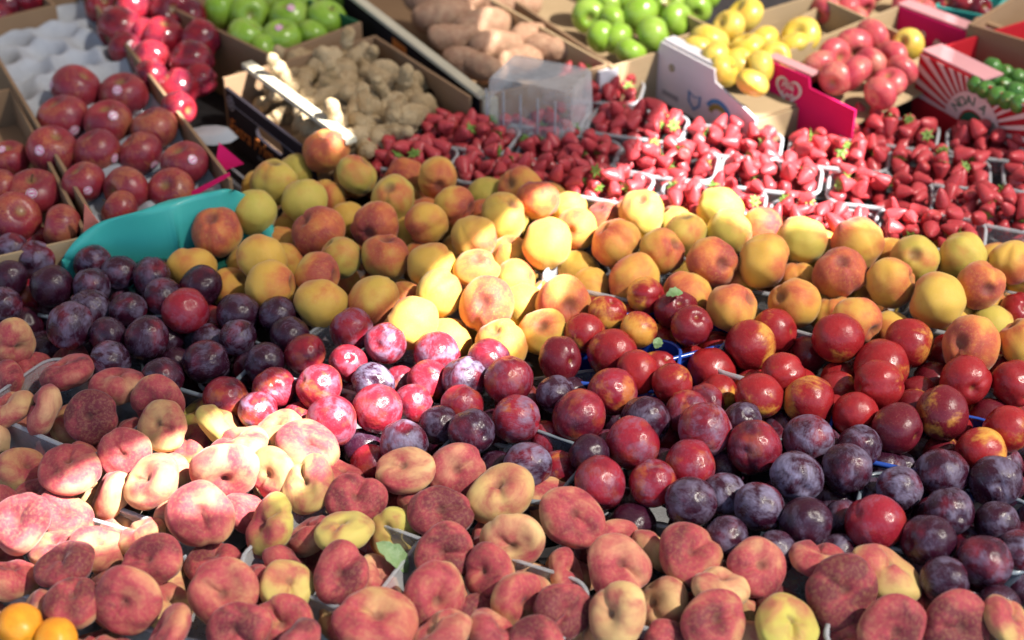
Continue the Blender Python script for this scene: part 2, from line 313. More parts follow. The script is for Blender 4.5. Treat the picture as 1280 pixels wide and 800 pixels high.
PLUM = """880 499 50 44 r;879 535 66 66 rb;927 520 44 36 b;940 561 68 70 rd;975 528 42 40 bp;1011 546 64 58 bb;1075 556 54 50 b;1058 586 62 58 b;994 594 64 56 bb;1124 613 58 62 bb
1178 587 66 56 b;1242 599 66 68 b;1254 571 44 38 bp;1047 623 40 34 bp;1083 610 36 30 bp;1094 651 74 64 rr;1188 637 60 50 b;1246 651 54 46 b;1157 670 68 58 d;1207 671 42 36 bp
1009 652 64 60 db;945 636 62 70 bb;909 617 52 50 bb;975 617 48 42 bbp;1054 640 44 38 bp;907 667 54 44 b;863 627 63 64 b;862 577 62 54 r;903 577 36 34 dp;1235 705 68 64 b
1179 728 56 56 b;1247 749 56 40 d;1268 687 44 42 b;1275 715 36 36 dp;970 687 46 44 b;1045 681 44 30 bp;1212 740 36 34 dp;750 602 66 62 r;818 605 62 64 r;792 550 68 64 r
830 545 44 50 rp;660 577 60 50 bb;699 578 34 30 orp;788 647 60 36 dp;621 581 40 36 dp;848 495 40 30 bp;862 510 56 46 r;811 520 62 46 b;767 485 60 54 ro;738 565 50 46 d
722 517 66 60 rd;695 492 50 46 b;647 525 62 62 rob;646 494 58 44 rp;637 475 60 54 r;611 445 54 46 rd;576 471 56 46 bb;575 497 54 40 r;554 527 50 46 b;585 534 58 48 b
505 547 60 44 bb;460 573 50 38 rp;455 553 44 38 dp;680 545 36 40 rp;540 470 54 46 rs;512 505 52 50 r;471 511 62 56 rs;420 526 64 62 rsb;375 515 40 32 rp;327 508 46 40 rsb
467 474 52 42 bbs;398 483 56 50 rs;340 483 54 46 rs;505 470 30 28 rp;435 452 46 44 r;485 428 52 54 rsb;440 410 54 50 rsb;332 452 52 44 d;380 441 52 50 rd;362 415 50 42 d
352 390 48 42 d;280 495 60 40 r;302 386 56 46 d;297 421 44 44 b;262 420 42 36 bp;232 388 56 52 rr;265 400 34 34 rp;257 455 56 62 b;217 449 42 36 dp;203 467 52 38 d
186 424 56 54 b;135 415 46 38 d;137 447 52 44 b;97 433 42 42 dp;58 434 34 30 dp;205 370 50 44 b;156 371 42 34 bp;160 388 46 46 b;112 383 50 42 b;89 402 58 44 b
62 390 42 36 dp;31 397 36 32 dp;4 380 36 36 b;2 402 34 32 dp;6 290 34 30 bp;41 297 44 34 rdp;14 312 42 42 b;45 323 48 44 b;80 331 36 34 bp;117 328 48 44 b;151 343 36 40 b
186 346 50 50 b;216 340 36 38 dp;250 356 52 46 d;116 356 46 44 b;64 355 52 44 d;13 350 46 46 d;32 364 36 34 rp;543 437 58 44 rsb;340 560 40 36 dp"""
FLAT = """20 432 52 52 o .6 -.5;10 470 40 36 rp;46 458 52 46 rp;84 466 70 48 r -.3 .9;80 442 50 30 rp;147 482 70 46 r .1 .95;51 513 58 72 r -.8 .45;14 512 44 60 r;116 523 68 60 rd .0 .1;198 500 70 54 r .0 -.55
205 533 68 60 r -.35 .25;153 540 56 46 rdp;250 515 50 46 gp;280 533 64 50 gs;238 540 36 30 gp;300 556 76 56 rs -.4 .8;86 587 82 72 rs .1 .85;155 568 66 54 rs .1 -.1;190 602 74 80 rs -.35 .35;140 622 50 70 rsp
81 641 66 54 rsp;28 655 76 68 rs .0 .35;252 648 86 68 r .1 .5;285 587 84 60 s .1 -.55;175 665 60 48 rsp;190 702 76 62 r -.2 .3;266 690 70 46 rdp;81 706 76 72 rd -.3 .85;159 751 88 88 r .05 .0
91 754 74 64 r .1 .8;208 748 48 46 op;211 790 56 46 r;45 757 40 36 op;68 675 44 40 rsp;123 672 46 36 rp;45 610 36 32 rp;0 628 34 34 rp;14 716 50 48 rp;382 605 72 68 og -.25 .3;445 623 70 64 r .0 .15
508 592 70 70 r -.2 .6;571 588 72 64 r .0 .05;550 641 76 62 rd .0 .4;338 657 76 84 g -.7 .3;310 635 54 46 rp;430 665 80 54 gg -.1 .95;388 662 50 46 rp;361 704 78 52 dp;358 737 74 66 og .4 .6
427 722 76 66 rd -.1 .25;555 692 76 76 r -.15 .25;544 749 88 64 r .2 -.05;279 741 88 86 r .1 .0;353 776 76 60 o .1 -.1;472 777 100 64 r .15 .55;433 767 54 58 rp;300 787 78 62 r -.2 .1
493 659 54 42 gp .1 -.3;472 713 36 40 rp;526 628 44 46 rp;626 617 86 68 o -.2 .75;716 647 82 72 r .05 .5;692 620 52 46 op;640 677 80 68 o .05 -.5;611 716 62 74 r -.5 .3;770 671 58 48 rp
707 711 64 48 rp;774 710 84 66 r .1 .6;863 695 84 74 rd -.05 .5;821 680 48 44 op;647 749 70 82 r .65 -.2;704 764 56 64 rd .6 .1;770 772 82 74 o -.55 .2;757 795 54 50 op;827 752 54 56 op
893 776 84 64 r .0 .45;904 738 70 40 o .1 .9;611 792 56 44 r;672 808 60 44 r;945 711 76 62 r .15 .25;1051 739 92 76 rd .0 .25;1108 718 92 68 o .45 .85;1022 702 76 48 o .2 .9;918 746 64 50 op
977 754 64 52 rdp;983 782 86 62 og .3 .7;1114 787 88 58 rd .1 -.1;1200 783 88 60 rd .2 .0;1256 775 64 56 o .6 .5;1150 758 60 52 rdp;337 593 52 52 rs;345 540 62 58 os;387 556 76 50 s .15 .5
428 588 44 38 rp;555 793 84 44 o;1054 790 50 40 dp;598 767 40 40 rdp;840 797 54 40 rdp;490 770 50 40 rdp;370 800 64 40 rd"""
# ------------------------------------------------------------------ awnings overhead (out of frame): outlines cut so the gaps place the sun patches
AZ = 2.45
def over(px, py, z=HZ+.02):
    p = at(px, py, z); return p + SUN*((AZ-p.z)/SUN.z)
def awning(name, label, pts, poles, mat='awning'):
    P = [over(*q) for q in pts]
    vs = [(p.x, p.y, AZ) for p in P]
    root = link(name, mesh(name, vs, [tuple(range(len(vs)))]), None, M[mat]); tag(root, label, 'awning', 'awnings over the stall')
    for i in poles:
        x, y, _ = vs[i]; slab('pole', (x-.02, y-.02, 0), (x+.02, y+.02, AZ-.005), M['metal'], root)
AW_A = [(-2800,-330),(20,-330),(122,-40),(168,60),(215,150),(250,150),(262,112),(310,128),(360,160),(418,190),(440,168),(398,130),(335,84),(268,100),(236,118),(204,60),(160,-60),(90,-330),(480,-330),(600,30),(640,95),(780,85),(842,120),(800,190),(720,228),(655,250),(610,290),(545,335),(480,400),(400,445),(330,478),(262,520),(130,565),(60,602),(-20,622),(-2800,640)]  # notch and slit added to let sun onto dark apples and ginger bar
AW_B = [(-2800,740),(-20,676),(110,672),(215,640),(330,626),(400,595),(440,552),(520,528),(575,480),(650,432),(700,375),(728,325),(735,292),(770,280),(850,272),(960,290),(1100,296),(1165,262),(1120,215),(1100,160),(1150,110),(1175,20),(1230,-60),(3400,-60),(3800,1400),(-2800,1400)]  # sides widened to cut the sky light from left and right
awning('market_awning', 'pale canvas awning out of view, shaped to shade the back of the stall', AW_A, (0, 1))
awning('market_awning', 'pale canvas awning out of view, shaped to shade the front of the stall', AW_B, (23,), 'awning2')

awning('added_shade_net', 'thin unseen net added to dim sun on the back crates', [(485,-330),(604,28),(645,92),(782,80),(846,112),(960,128),(1075,128),(1100,158),(1148,108),(1172,20),(1226,-60),(1240,-330)], (0,), 'net')  # unseen net added to tone down sun on the back row

# ------------------------------------------------------------------ fruit meshes (axis z, radius about 1)
def revolve(name, fn, nu=40, nv=28):
    vs = [fn(1e-4, 0)]; fs = []
    for i in range(1, nv):
        th = math.pi*i/nv
        for j in range(nu): vs.append(fn(th, 2*math.pi*j/nu))
    vs.append(fn(math.pi-1e-4, 0)); last = len(vs)-1
    for j in range(nu):
        k = (j+1) % nu
        fs.append((0, 1+j, 1+k)); fs.append((last, 1+(nv-2)*nu+k, 1+(nv-2)*nu+j))
        for i in range(nv-2):
            a = 1+i*nu; fs.append((a+j, a+nu+j, a+nu+k, a+k))
    return mesh(name, vs, fs, True)
def wrap(p): return (p+math.pi) % (2*math.pi)-math.pi
def wob(d, seed, s=1.1): return noise.noise(Vector(d)*s+Vector((seed*7.3, seed*3.1, seed*5.7)))
def mk_stone(name, seed, cav=.26, cw=.30, groove=.06, zs=1.0, tip=.0, amp=.07):
    def f(th, ph):
        d = (math.sin(th)*math.cos(ph), math.sin(th)*math.sin(ph), math.cos(th))
        r = 1+amp*wob(d, seed)+amp*.45*wob(d, seed+9, 2.4)
        r *= 1-groove*math.exp(-(wrap(ph)/.16)**2)*math.sin(th)**.5*(1 if th < 2.4 else max(0,(3.1-th)/.7))
        r *= 1+.03*math.exp(-((abs(wrap(ph))-.42)/.25)**2)*math.sin(th)
        rh, z = r*math.sin(th), r*zs*math.cos(th)
        z -= cav*math.exp(-(th/cw)**2); z -= tip*math.exp(-((math.pi-th)/.25)**2)
        return (rh*math.cos(ph), rh*math.sin(ph), z)
    return revolve(name, f)
def mk_flat(name, seed):
    rr = random.Random(seed*13+1); tilt = rr.uniform(-.12, .12); hh = rr.uniform(.47, .62); lob = rr.uniform(.03, .09); gw = rr.uniform(.04, .14); dw = rr.uniform(.17, .32)
    def f(th, ph):
        d = (math.sin(th)*math.cos(ph), math.sin(th)*math.sin(ph), math.cos(th))
        s = math.sin(th); c = math.cos(th)
        rad = 1+.10*wob(d, seed)+lob*math.cos(2*ph+seed)+lob*.5*math.cos(3*ph+seed*2)
        rad *= 1-gw*math.exp(-(wrap(ph)/.2)**2)
        rh = rad*s**.86 if s > 0 else 0
        z = hh*math.copysign(abs(c)**.92, c)
        q = abs(rh)
        if c > 0: z -= hh*(.34*math.exp(-(q/(dw+.18))**2)+.26*math.exp(-(q/(dw*.55))**2))+gw*1.6*math.exp(-(wrap(ph)/.26)**2)*math.exp(-((q-.45)/.32)**2)
        else: z += (hh*.42)*math.exp(-(q/.28)**2)
        z *= 1+.24*wob((d[0],d[1],.3), seed+4, 1.3)
        z += tilt*rh*math.cos(ph-seed)+.07*wob(d, seed+2, 2.0)
        return (rh*math.cos(ph), rh*math.sin(ph), z)
    return revolve(name, f, 48, 36)
def mk_apple(name, seed, zs=.92, lobes=0., cav=.34):
    def f(th, ph):
        d = (math.sin(th)*math.cos(ph), math.sin(th)*math.sin(ph), math.cos(th))
        r = 1+.04*wob(d, seed); r *= 1-.10*max(0, -math.cos(th))**1.5
        r *= 1+lobes*math.cos(5*ph)*max(0, -math.cos(th))
        rh, z = r*math.sin(th)**.95, r*zs*math.cos(th)
        z -= cav*math.exp(-(th/.34)**2); z += .16*math.exp(-((math.pi-th)/.3)**2)
        return (rh*math.cos(ph), rh*math.sin(ph), z)
    return revolve(name, f)
def mk_berry(name, seed, nu=20, nv=14):
    def f(th, ph):
        d = (math.sin(th)*math.cos(ph), math.sin(th)*math.sin(ph), math.cos(th))
        t = th/math.pi
        rh = math.sin(th)**.85*(1.0-.66*max(0, t-.30)/.70)*.98; z = .70*math.cos(th) if th < math.pi/2 else 1.4*math.cos(th)
        rh *= 1+.10*wob(d, seed)+.05*math.cos(2*ph+seed); z -= .12*math.exp(-(th/.4)**2)
        z += .08*wob(d, seed+3)
        return (rh*math.cos(ph), rh*math.sin(ph), z)
    return revolve(name, f, nu, nv)
MESH = dict(
    peach=[mk_stone('peach', k, .24, .26, .075, .97, 0, .095) for k in range(9)],
    nect=[mk_stone('nectarine', 20+k, .20, .22, .045, 1.0, .02, .05) for k in range(5)],
    plum=[mk_stone('plum', 40+k, .13, .2, .035, 1.03, .0, .055) for k in range(5)],
    flat=[mk_flat('flat_peach', k) for k in range(14)],
    apple=[mk_apple('apple', k) for k in range(3)], deli=[mk_apple('apple', 10+k, 1.05, .06) for k in range(3)],
    berry=[mk_berry('strawberry', k) for k in range(6)], loquat=[mk_stone('loquat', 70, .08, .2, .0, 1.12)],
    lime=[mk_stone('lime', 80+k, -.12, .2, .0, 1.1, .1) for k in range(2)])
for k, m in (('peach','peach'),('nect','nect'),('plum','plum'),('flat','flat'),('berry','berry'),('loquat','loquat'),('lime','lime')):
    for me in MESH[k]: me.materials.append(M[m])

# ------------------------------------------------------------------ settle the fruit read from the photograph into one heap
class Fr: pass
fruits = []
NOM = dict(peach=.0335, nect=.0295, plum=.0265, flat=.034)
ZTOP = dict(peach=.905, nect=.898, plum=.895, flat=.895)
for kind, txt in (('peach', PEACH), ('nect', NECT), ('plum', PLUM), ('flat', FLAT)):
    for e in txt.replace('\n', ';').split(';'):
        q = e.split(); f = Fr(); f.kind = kind; f.code = q[4]
        x, y, wd, ht = map(float, q[:4])
        f.ax = (float(q[5]), float(q[6])) if len(q) > 6 else None
        d = ray(x, y); z = ZTOP[kind]-(.028 if 'p' in f.code else 0); t = (z-CAM.z)/d.z
        nom = NOM[kind]; lo = nom*(.86 if kind != 'nect' else .8); hi = nom*1.2
        rr = wd/2/FPX*t; f.r = min(hi, max(lo, rr))
        yc = y-ht/2+f.r/t*FPX if kind != 'flat' else (y if 'p' not in f.code else y-ht/2+f.r/t*FPX*.9)
        f.px, f.py = x, yc; f.d = ray(x, yc); f.t0 = f.t = (z-CAM.z)/f.d.z; f.vis = y
        fruits.append(f)
N = len(fruits)
D = np.array([tuple(f.d) for f in fruits]); T0 = np.array([f.t0 for f in fruits]); T = T0.copy()
RR = np.array([f.r*(.80 if f.kind == 'flat' else .97) for f in fruits])
C0 = np.array(tuple(CAM)); pf = np.array(['p' in f.code for f in fruits]); OFF = np.zeros((N, 3))
for it in range(220):
    P = C0+D*T[:, None]+OFF
    dv = P[:, None]-P[None]; ds = np.sqrt((dv**2).sum(2))+1e-9
    pen = RR[:, None]+RR[None]-ds; np.fill_diagonal(pen, 0); pen = np.clip(pen, 0, None)
    sgn = np.sign(T[:, None]-T[None]+(pf[:, None].astype(float)-pf[None])*.02)
    far = np.where(sgn > 0, .75, .28)
    T = T+(sgn*far*pen).sum(1)*.35
    OFF = OFF+((dv/ds[..., None])*pen[..., None]).sum(1)*.03
    on = np.linalg.norm(OFF, axis=1, keepdims=True); OFF *= np.minimum(1, .005/np.maximum(on, 1e-9))
    T += (T0-T)*.012
    z = C0[2]+D[:, 2]*T+OFF[:, 2]
    tmax = (TZ+.012+RR*.85-C0[2])/D[:, 2]; tmin = (.955-C0[2])/D[:, 2]
    T = np.clip(T, tmin, tmax)
P = C0+D*T[:, None]+OFF
for f, p in zip(fruits, P): f.c = Vector(p)
print('residual overlap', float(pen.max()), float((pen > .006).sum()/2))
# fruit of the lower layers, glimpsed between those above
ZONE = dict(
  flat=[(-40,440),(150,480),(320,540),(450,585),(560,605),(660,630),(800,680),(950,700),(1100,735),(1300,770),(1300,850),(-60,850)],
  plum=[(-40,295),(120,325),(270,352),(330,400),(450,425),(520,440),(600,455),(700,495),(860,500),(960,530),(1080,560),(1300,585),(1300,745),(1100,705),(900,675),(700,610),(560,570),(440,560),(300,505),(160,455),(-40,425)],
  nect=[(700,415),(760,390),(900,412),(960,430),(1300,445),(1300,555),(1200,565),(1060,530),(900,490),(720,460)],
  peach=[(235,330),(300,265),(330,228),(480,218),(640,238),(770,275),(900,270),(1100,305),(1300,315),(1300,430),(1100,425),(940,400),(820,375),(730,395),(650,435),(540,425),(430,385),(330,365)])
def inside(x, y, poly):
    r = False; j = len(poly)-1
    for i in range(len(poly)):
        a, b = poly[i], poly[j]
        if (a[1] > y) != (b[1] > y) and x < (b[0]-a[0])*(y-a[1])/(b[1]-a[1])+a[0]: r = not r
        j = i
    return r
fill = []; Q = [tuple(f.c)+(f.r*(.8 if f.kind == 'flat' else .97),) for f in fruits]
for zl, tol in ((TZ+.062, .88), (TZ+.030, .9)):
    for kind, poly in ZONE.items():
        r = NOM[kind]*.95; stp = r*1.25
        xs = np.arange(-.75, .75, stp); ys = np.arange(-.65, .75, stp)
        cand = [(x, y) for x in xs for y in ys]; random.shuffle(cand)
        for x, y in cand:
            x += random.uniform(-.3, .3)*r; y += random.uniform(-.3, .3)*r
            px, py, t = proj(Vector((x, y, zl)))
            if not (-25 < px < 1305 and py < 830 and inside(px, py, poly)): continue
            A = np.array(Q); re = r*(.8 if kind == 'flat' else .97)
            dd = np.sqrt((A[:, 0]-x)**2+(A[:, 1]-y)**2+(A[:, 2]-zl)**2)
            if (dd < (A[:, 3]+re)*tol).any(): continue
            f = Fr(); f.kind = kind; f.code = 'p'; f.ax = None; f.r = r*random.uniform(.92, 1.03); f.c = Vector((x, y, zl)); f.px, f.py = px, py
            fill.append(f); Q.append((x, y, zl, re))
print('fruits', N, 'fill', len(fill))

def fcol(kind, code):
    u = random.uniform
    if kind == 'peach':
        b = .34+u(-.14, .16); g = .3+u(-.2, .25)
        if 'g' in code: b -= .18; g = u(.75, 1)
        if 'y' in code: b -= .16
        if 'o' in code: b += .04; g *= .6
        if 'r' in code: b += .26
        if 'd' in code: b += .22; g = max(g, .4)
        return (b, g, 0)
    if kind == 'flat':
        b = .34+u(-.2, .2); g = u(0, .45)
        if 'r' in code: b += .10
        if 'd' in code: b += .26
        if 'o' in code: b -= .06; g += .12
        if 'g' in code: b -= .14*code.count('g'); g = u(.5, .95)
        return (b, g, 0)
    if kind == 'plum':
        b = u(.0, .2)+.42*min(2, code.count('r'))-(.12 if 'd' in code else 0); bl = u(.2, .5)+.25*code.count('b')-(.1 if 'd' in code else 0)
        return (b, .7 if 'o' in code else (u(0, .5) if 'r' in code else 0), min(bl, .95))
    return (0, u(-.02, .24)+.27*code.count('o'), u(.55, .9) if 'd' in code else u(0, .25))
NAME = dict(peach='peach', nect='nectarine', plum='plum', flat='flat_peach')
SAY = dict(peach='peach', nect='nectarine', plum='plum', flat='flat peach')
def look(f):
    k, c = f.kind, f.code
    if k == 'peach': s = 'green-yellow' if 'g' in c else 'dusky red' if 'd' in c else 'red-blushed' if 'r' in c else 'yellow' if 'y' in c else 'orange-yellow'
    elif k == 'flat': s = 'greenish' if 'g' in c else 'dark red' if 'd' in c else 'fuzzy red' if 'r' in c else 'pale' if 'o' in c else 'cream-pink'
    elif k == 'plum': s = 'bright red' if c.count('r') > 1 else 'dark red' if 'r' in c and 'd' in c else 'red' if 'r' in c else 'frosty purple' if 'bb' in c else 'bloomy purple' if 'b' in c else 'blackish purple'
    else: s = 'orange' if 'oo' in c else 'orange-patched' if 'o' in c else 'dark red' if 'd' in c else 'glossy red'
    if 's' in c: s = 'sunlit '+s
    if 'p' in c: s = 'half-hidden '+s
    return s
MARK = dict(
 flat=[(60,475,'heaped beside the dark plums'),(190,520,'between dark plums and sunlit patch'),(90,625,'in the sunny patch at frame edge'),(290,570,'in the brightest sun patch'),
   (90,740,'around the two orange loquats'),(250,700,'in shade just below the sun patch'),(370,640,'between sun patch and green leaf'),(300,770,'along the lower edge beside the loquats'),
   (440,700,'around the green leaf'),(450,600,'below the sunlit red plums'),(580,610,'below the frosty centre plums'),(520,760,'along the lower edge below the leaf'),(650,670,'between green leaf and red plums'),
   (640,770,'by the rim at the lower edge'),(780,690,'just below the two shiny red plums'),(780,780,'around the split heart-shaped peach'),(920,720,'below the frosty purple plums'),(930,790,'along the lower edge below purple plums'),
   (1060,730,'around the big dark dimpled peach'),(1200,785,'in the corner below bloomy plums')],
 plum=[(50,320,'beside the teal tub wall'),(160,350,'in front of the teal tub'),(60,390,'behind the shaded flat peaches'),(140,420,'in the middle of the dark heap'),(230,400,'around the split red plum'),(230,460,'at the smoky punnet corner'),
   (340,400,'below the shaded peaches'),(350,470,'in the half-sunlit red heap'),(450,430,'against the sunlit peaches'),(450,530,'above the brightest sun patch'),(560,490,'in the centre red heap'),(570,540,'above the centre flat peaches'),
   (640,480,'below the yellow peaches'),(680,560,'around the clear rim in the centre'),(740,500,'below the glossy nectarines'),(800,570,'in the shiny red plum punnet'),(880,520,'between red plums and nectarines'),(910,630,'at the edge of the frosty heap'),
   (1000,560,'below the orange-patched nectarine'),(1000,640,'above the dark flat peaches'),(1090,620,'around the bright red plum'),(1210,590,'below the dark nectarines'),(1170,670,'between bright plum and flat peaches'),(1250,690,'stacked by the lower corner')],
 nect=[(770,400,'beside the blue punnet'),(850,395,'inside the blue punnet'),(760,450,'below the blue punnet'),(900,465,'just beside the blue rim'),(970,460,'in front of the small peaches'),(1060,450,'below the pink-orange peach'),(1040,500,'above the frosty plums'),
   (1150,460,'below the big yellow peach'),(1140,530,'in the dark shiny cluster'),(1250,480,'at the frame edge'),(1250,540,'above the last bloomy plums')],
 peach=[(400,215,'against the black ginger box'),(290,290,'beside the teal tub'),(360,290,'in the shaded left punnet'),(470,250,'around the green dimpled peach'),(450,300,'in the middle of the shaded heap'),(330,350,'above the dark plums'),(440,370,'above the red plums'),
   (550,240,'against the strawberry punnets'),(640,250,'behind the glowing sunlit peach'),(570,320,'where shade meets sun'),(560,390,'in the sun patch above the plums'),(660,320,'around the glowing sunlit peach'),(640,400,'in the sun patch above nectarines'),
   (730,360,'behind the orange nectarine'),(800,290,'in front of the sunlit strawberries'),(820,340,'behind the blue punnet'),(900,290,'touching the strawberries'),(900,350,'around the dark-spotted peach'),(980,350,'above the glossy nectarines'),
   (1050,330,'in the middle of the last heap'),(1140,330,'below the shaded strawberries'),(1200,390,'around the big yellow peach'),(1260,340,'at the frame edge'),(1260,410,'above the frame-edge nectarines')])
ORD = ['first','second','third','fourth','fifth','sixth','seventh','eighth','ninth','tenth','eleventh','twelfth','thirteenth','fourteenth','fifteenth','sixteenth','seventeenth','eighteenth','nineteenth','twentieth','twenty-first','twenty-second','twenty-third','twenty-fourth','twenty-fifth','twenty-sixth','twenty-seventh','twenty-eighth','twenty-ninth','thirtieth']+['later']*40
def ordinal(i, n):
    if n == 1: return ''
    if i == 0: return 'leftmost'
    if i == n-1: return 'rightmost'
    return (ORD[i] if i < len(ORD) else 'last')+' from left'
def cluster(items, marks):
    """items with px, py -> {mark phrase: items sorted by x}"""
    g = {}
    for f in items:
        m = min(marks, key=lambda m: (m[0]-f.px)**2+((m[1]-f.py)*1.3)**2)[2]; g.setdefault(m, []).append(f)
    for v in g.values(): v.sort(key=lambda f: f.px)
    return g
GRP = dict(flat='flat peaches heaped along the front', plum='plums heaped in punnets', nect='nectarines heaped in punnets', peach='peaches heaped in punnets')
for kind in NAME:
    for m, v in cluster([f for f in fruits if f.kind == kind], MARK[kind]).items():
        for i, f in enumerate(v):
            o = ordinal(i, len(v)); f.label = f"{look(f)} {SAY[kind]} {m}"+(f", {o}" if o else '')
for kind in NAME:
    for m, v in cluster([f for f in fill if f.kind == kind], MARK[kind]).items():
        for i, f in enumerate(v):
            o = ordinal(i, len(v)); f.label = f"buried {SAY[kind]} low {m}"+(f", {o}" if o else '')
def axis_q(v, spin):
    return Vector(v).to_track_quat('Z', 'Y') @ Quaternion((0, 0, 1), spin)
def camdir(ax, ay):
    s = ax*ax+ay*ay
    if s > .98: ax /= math.sqrt(s/.98); ay /= math.sqrt(s/.98); s = .98
    return RT*ax+UP*ay-FW*math.sqrt(1-s)
def place(name, me, c, r, q, col=None, scale=None):
    o = bpy.data.objects.new(name, me); COL.objects.link(o); o.location = c; o.rotation_mode = 'QUATERNION'; o.rotation_quaternion = q
    o.scale = scale or (r, r, r)
    if col: o.color = (*col, 1)
    return o
for f in fruits+fill:
    if f.ax: v = camdir(*f.ax)
    elif f.kind == 'flat': v = (UP*random.uniform(.0, 1)+RT*random.uniform(-1, 1)-FW*random.uniform(-.1, .8)).normalized()
    else:
        v = Vector((random.gauss(0, 1), random.gauss(0, 1), random.gauss(.3, 1))).normalized()
    spin = random.uniform(0, 6.28)
    rs = random.uniform(.935, 1.07)
    o = place(NAME[f.kind], random.choice(MESH[f.kind]), f.c, f.r, axis_q(v, spin), fcol(f.kind, f.code), (f.r*rs, f.r/rs, f.r*random.uniform(.94, 1.03)))
    tag(o, f.label, SAY[f.kind], GRP[f.kind] if f not in fill else 'buried '+GRP[f.kind])
# ------------------------------------------------------------------ punnets
def rrect(a, b, r, n=6):
    pts = []
    for cx, cy, s in ((a-r, b-r, 0), (-a+r, b-r, 90), (-a+r, -b+r, 180), (a-r, -b+r, 270)):
        for k in range(n+1):
            t = R(s+90*k/n); pts.append((cx+r*math.cos(t), cy+r*math.sin(t)))
    return pts
def loops_mesh(name, loops, close_first=True, closed=False):
    vs = []; fs = []; n = len(loops[0])
    for L in loops: vs += L
    m = len(loops)
    for i in range(m if closed else m-1):
        a, b = i*n, ((i+1) % m)*n
        for j in range(n): fs.append((a+j, a+(j+1) % n, b+(j+1) % n, b+j))
    if close_first: fs.append(tuple(range(n-1, -1, -1)))
    return mesh(name, vs, fs, True)
def punnet_meshes(a, b, h, tag_):
    body = loops_mesh('punnet_'+tag_, [[(x, y, z) for x, y in rrect(a*s, b*s, .022)] for s, z in ((.80, 0), (.84, .002), (.88, h*.3), (.885, h*.33), (.94, h*.7), (.985, h-.004))])
    t = .0019
    rim = loops_mesh('punnet_rim_'+tag_, [[(x, y, h-.002+z) for x, y in rrect(a+o, b+o, .024+o)] for o, z in ((-t*1.2, 0), (-t*.6, t*.8), (t*.9, t*.6), (t*1.5, -t*.7), (t*1.1, -t*1.8), (t*.7, -t*.7), (-t*.6, -t*.8))], False, True)
    return body, rim
PM = {}
def punnet(x, y, rot, a, b, h, style, label, z0=TZ+.001, tilt=0):
    k = (round(a, 3), round(b, 3), round(h, 3), style)
    if k not in PM:
        body, rim = punnet_meshes(a, b, h, style)
        mb, mr = {'clear': ('clear', 'rim'), 'smoke': ('smoke', 'smokerim'), 'blue': ('blue', 'bluerim')}[style]
        body.materials.append(M[mb]); rim.materials.append(M[mr]); PM[k] = (body, rim)
    body, rim = PM[k]
    o = link('punnet', body); o.location = (x, y, z0); o.rotation_euler = (tilt, 0, R(rot)); tag(o, label, 'punnet', f'{style} plastic punnets')
    link('rim', rim, o); return o
# px of the rim centre, turn, half sizes, style, words
PUN = [(428,696,-28,.092,.062,'clear','holding the flat peaches with the green leaf'),(92,505,-31,.092,.062,'clear','holding shaded flat peaches beside dark plums'),(600,748,-25,.095,.066,'clear','holding flat peaches at the lower edge, rim showing in the centre'),
 (820,608,-18,.085,.060,'clear','under the two shiny red plums'),(690,508,14,.085,.060,'clear','under the dark red plum in the centre'),(640,570,-30,.075,.055,'smoke','with its grey corner showing by the frosty plum'),
 (455,452,-20,.088,.060,'clear','under the sunlit red plums, its white corner lit'),(455,290,28,.095,.065,'clear','holding shaded peaches, rim below the orange peach'),(775,338,-22,.090,.062,'clear','holding peaches behind the orange nectarine, rounded corner showing'),
 (585,352,-25,.090,.062,'clear','holding the sunlit peaches'),(1000,452,-28,.095,.062,'clear','under the nectarines, rim showing below the pink-orange peach'),(838,412,24,.078,.054,'blue','bright blue and half empty between peaches and nectarines'),
 (1140,545,-20,.090,.060,'blue','blue and mostly hidden under the dark nectarines'),(228,442,-25,.088,.060,'smoke','smoky with its corner showing beside red plums'),(80,362,-20,.09,.06,'smoke','smoky under the dark plums by the teal tub'),
 (330,470,-22,.07,.05,'smoke','smoky between dark plums and red plums'),(1000,596,-20,.09,.06,'smoke','smoky under the frosty purple plums'),(1180,650,-18,.09,.06,'smoke','smoky under the bloomy plums near the corner'),
 (350,310,-24,.09,.062,'clear','under the shaded peaches beside the teal tub'),(910,325,-20,.09,.062,'clear','under the green peaches by the strawberries'),(1060,350,-22,.088,.06,'clear','under the peaches in the middle of the last heap'),
 (1200,385,-20,.09,.062,'clear','under the big yellow peach'),(1220,500,-20,.09,.06,'clear','under the nectarines by the frame edge'),(60,690,-22,.09,.062,'clear','under flat peaches by the frame edge, rim above the loquats'),
 (230,610,-26,.085,.058,'clear','under the sunlit flat peaches'),(250,740,-18,.09,.062,'clear','under flat peaches beside the loquats'),(790,725,-20,.085,.06,'clear','under flat peaches below the shiny red plums'),(960,755,-16,.09,.06,'clear','under the dark flat peaches'),
 (1150,780,-18,.085,.06,'clear','under flat peaches in the corner'),(560,545,-24,.07,.05,'clear','under the centre red plums'),(770,450,-10,.075,.052,'blue','blue and glimpsed under the glossy nectarines')]
for px, py, rot, a, b, style, words_ in PUN:
    hh = .084 if 'green leaf' in words_ or 'beside dark plums' in words_ or 'rim showing' in words_ or 'corner' in words_ or style == 'blue' else .062; p = at(px, py, TZ+hh)
    punnet(p.x, p.y, rot, a, b, hh, style, f"{'clear plastic ' if style == 'clear' else ''}punnet {words_}")

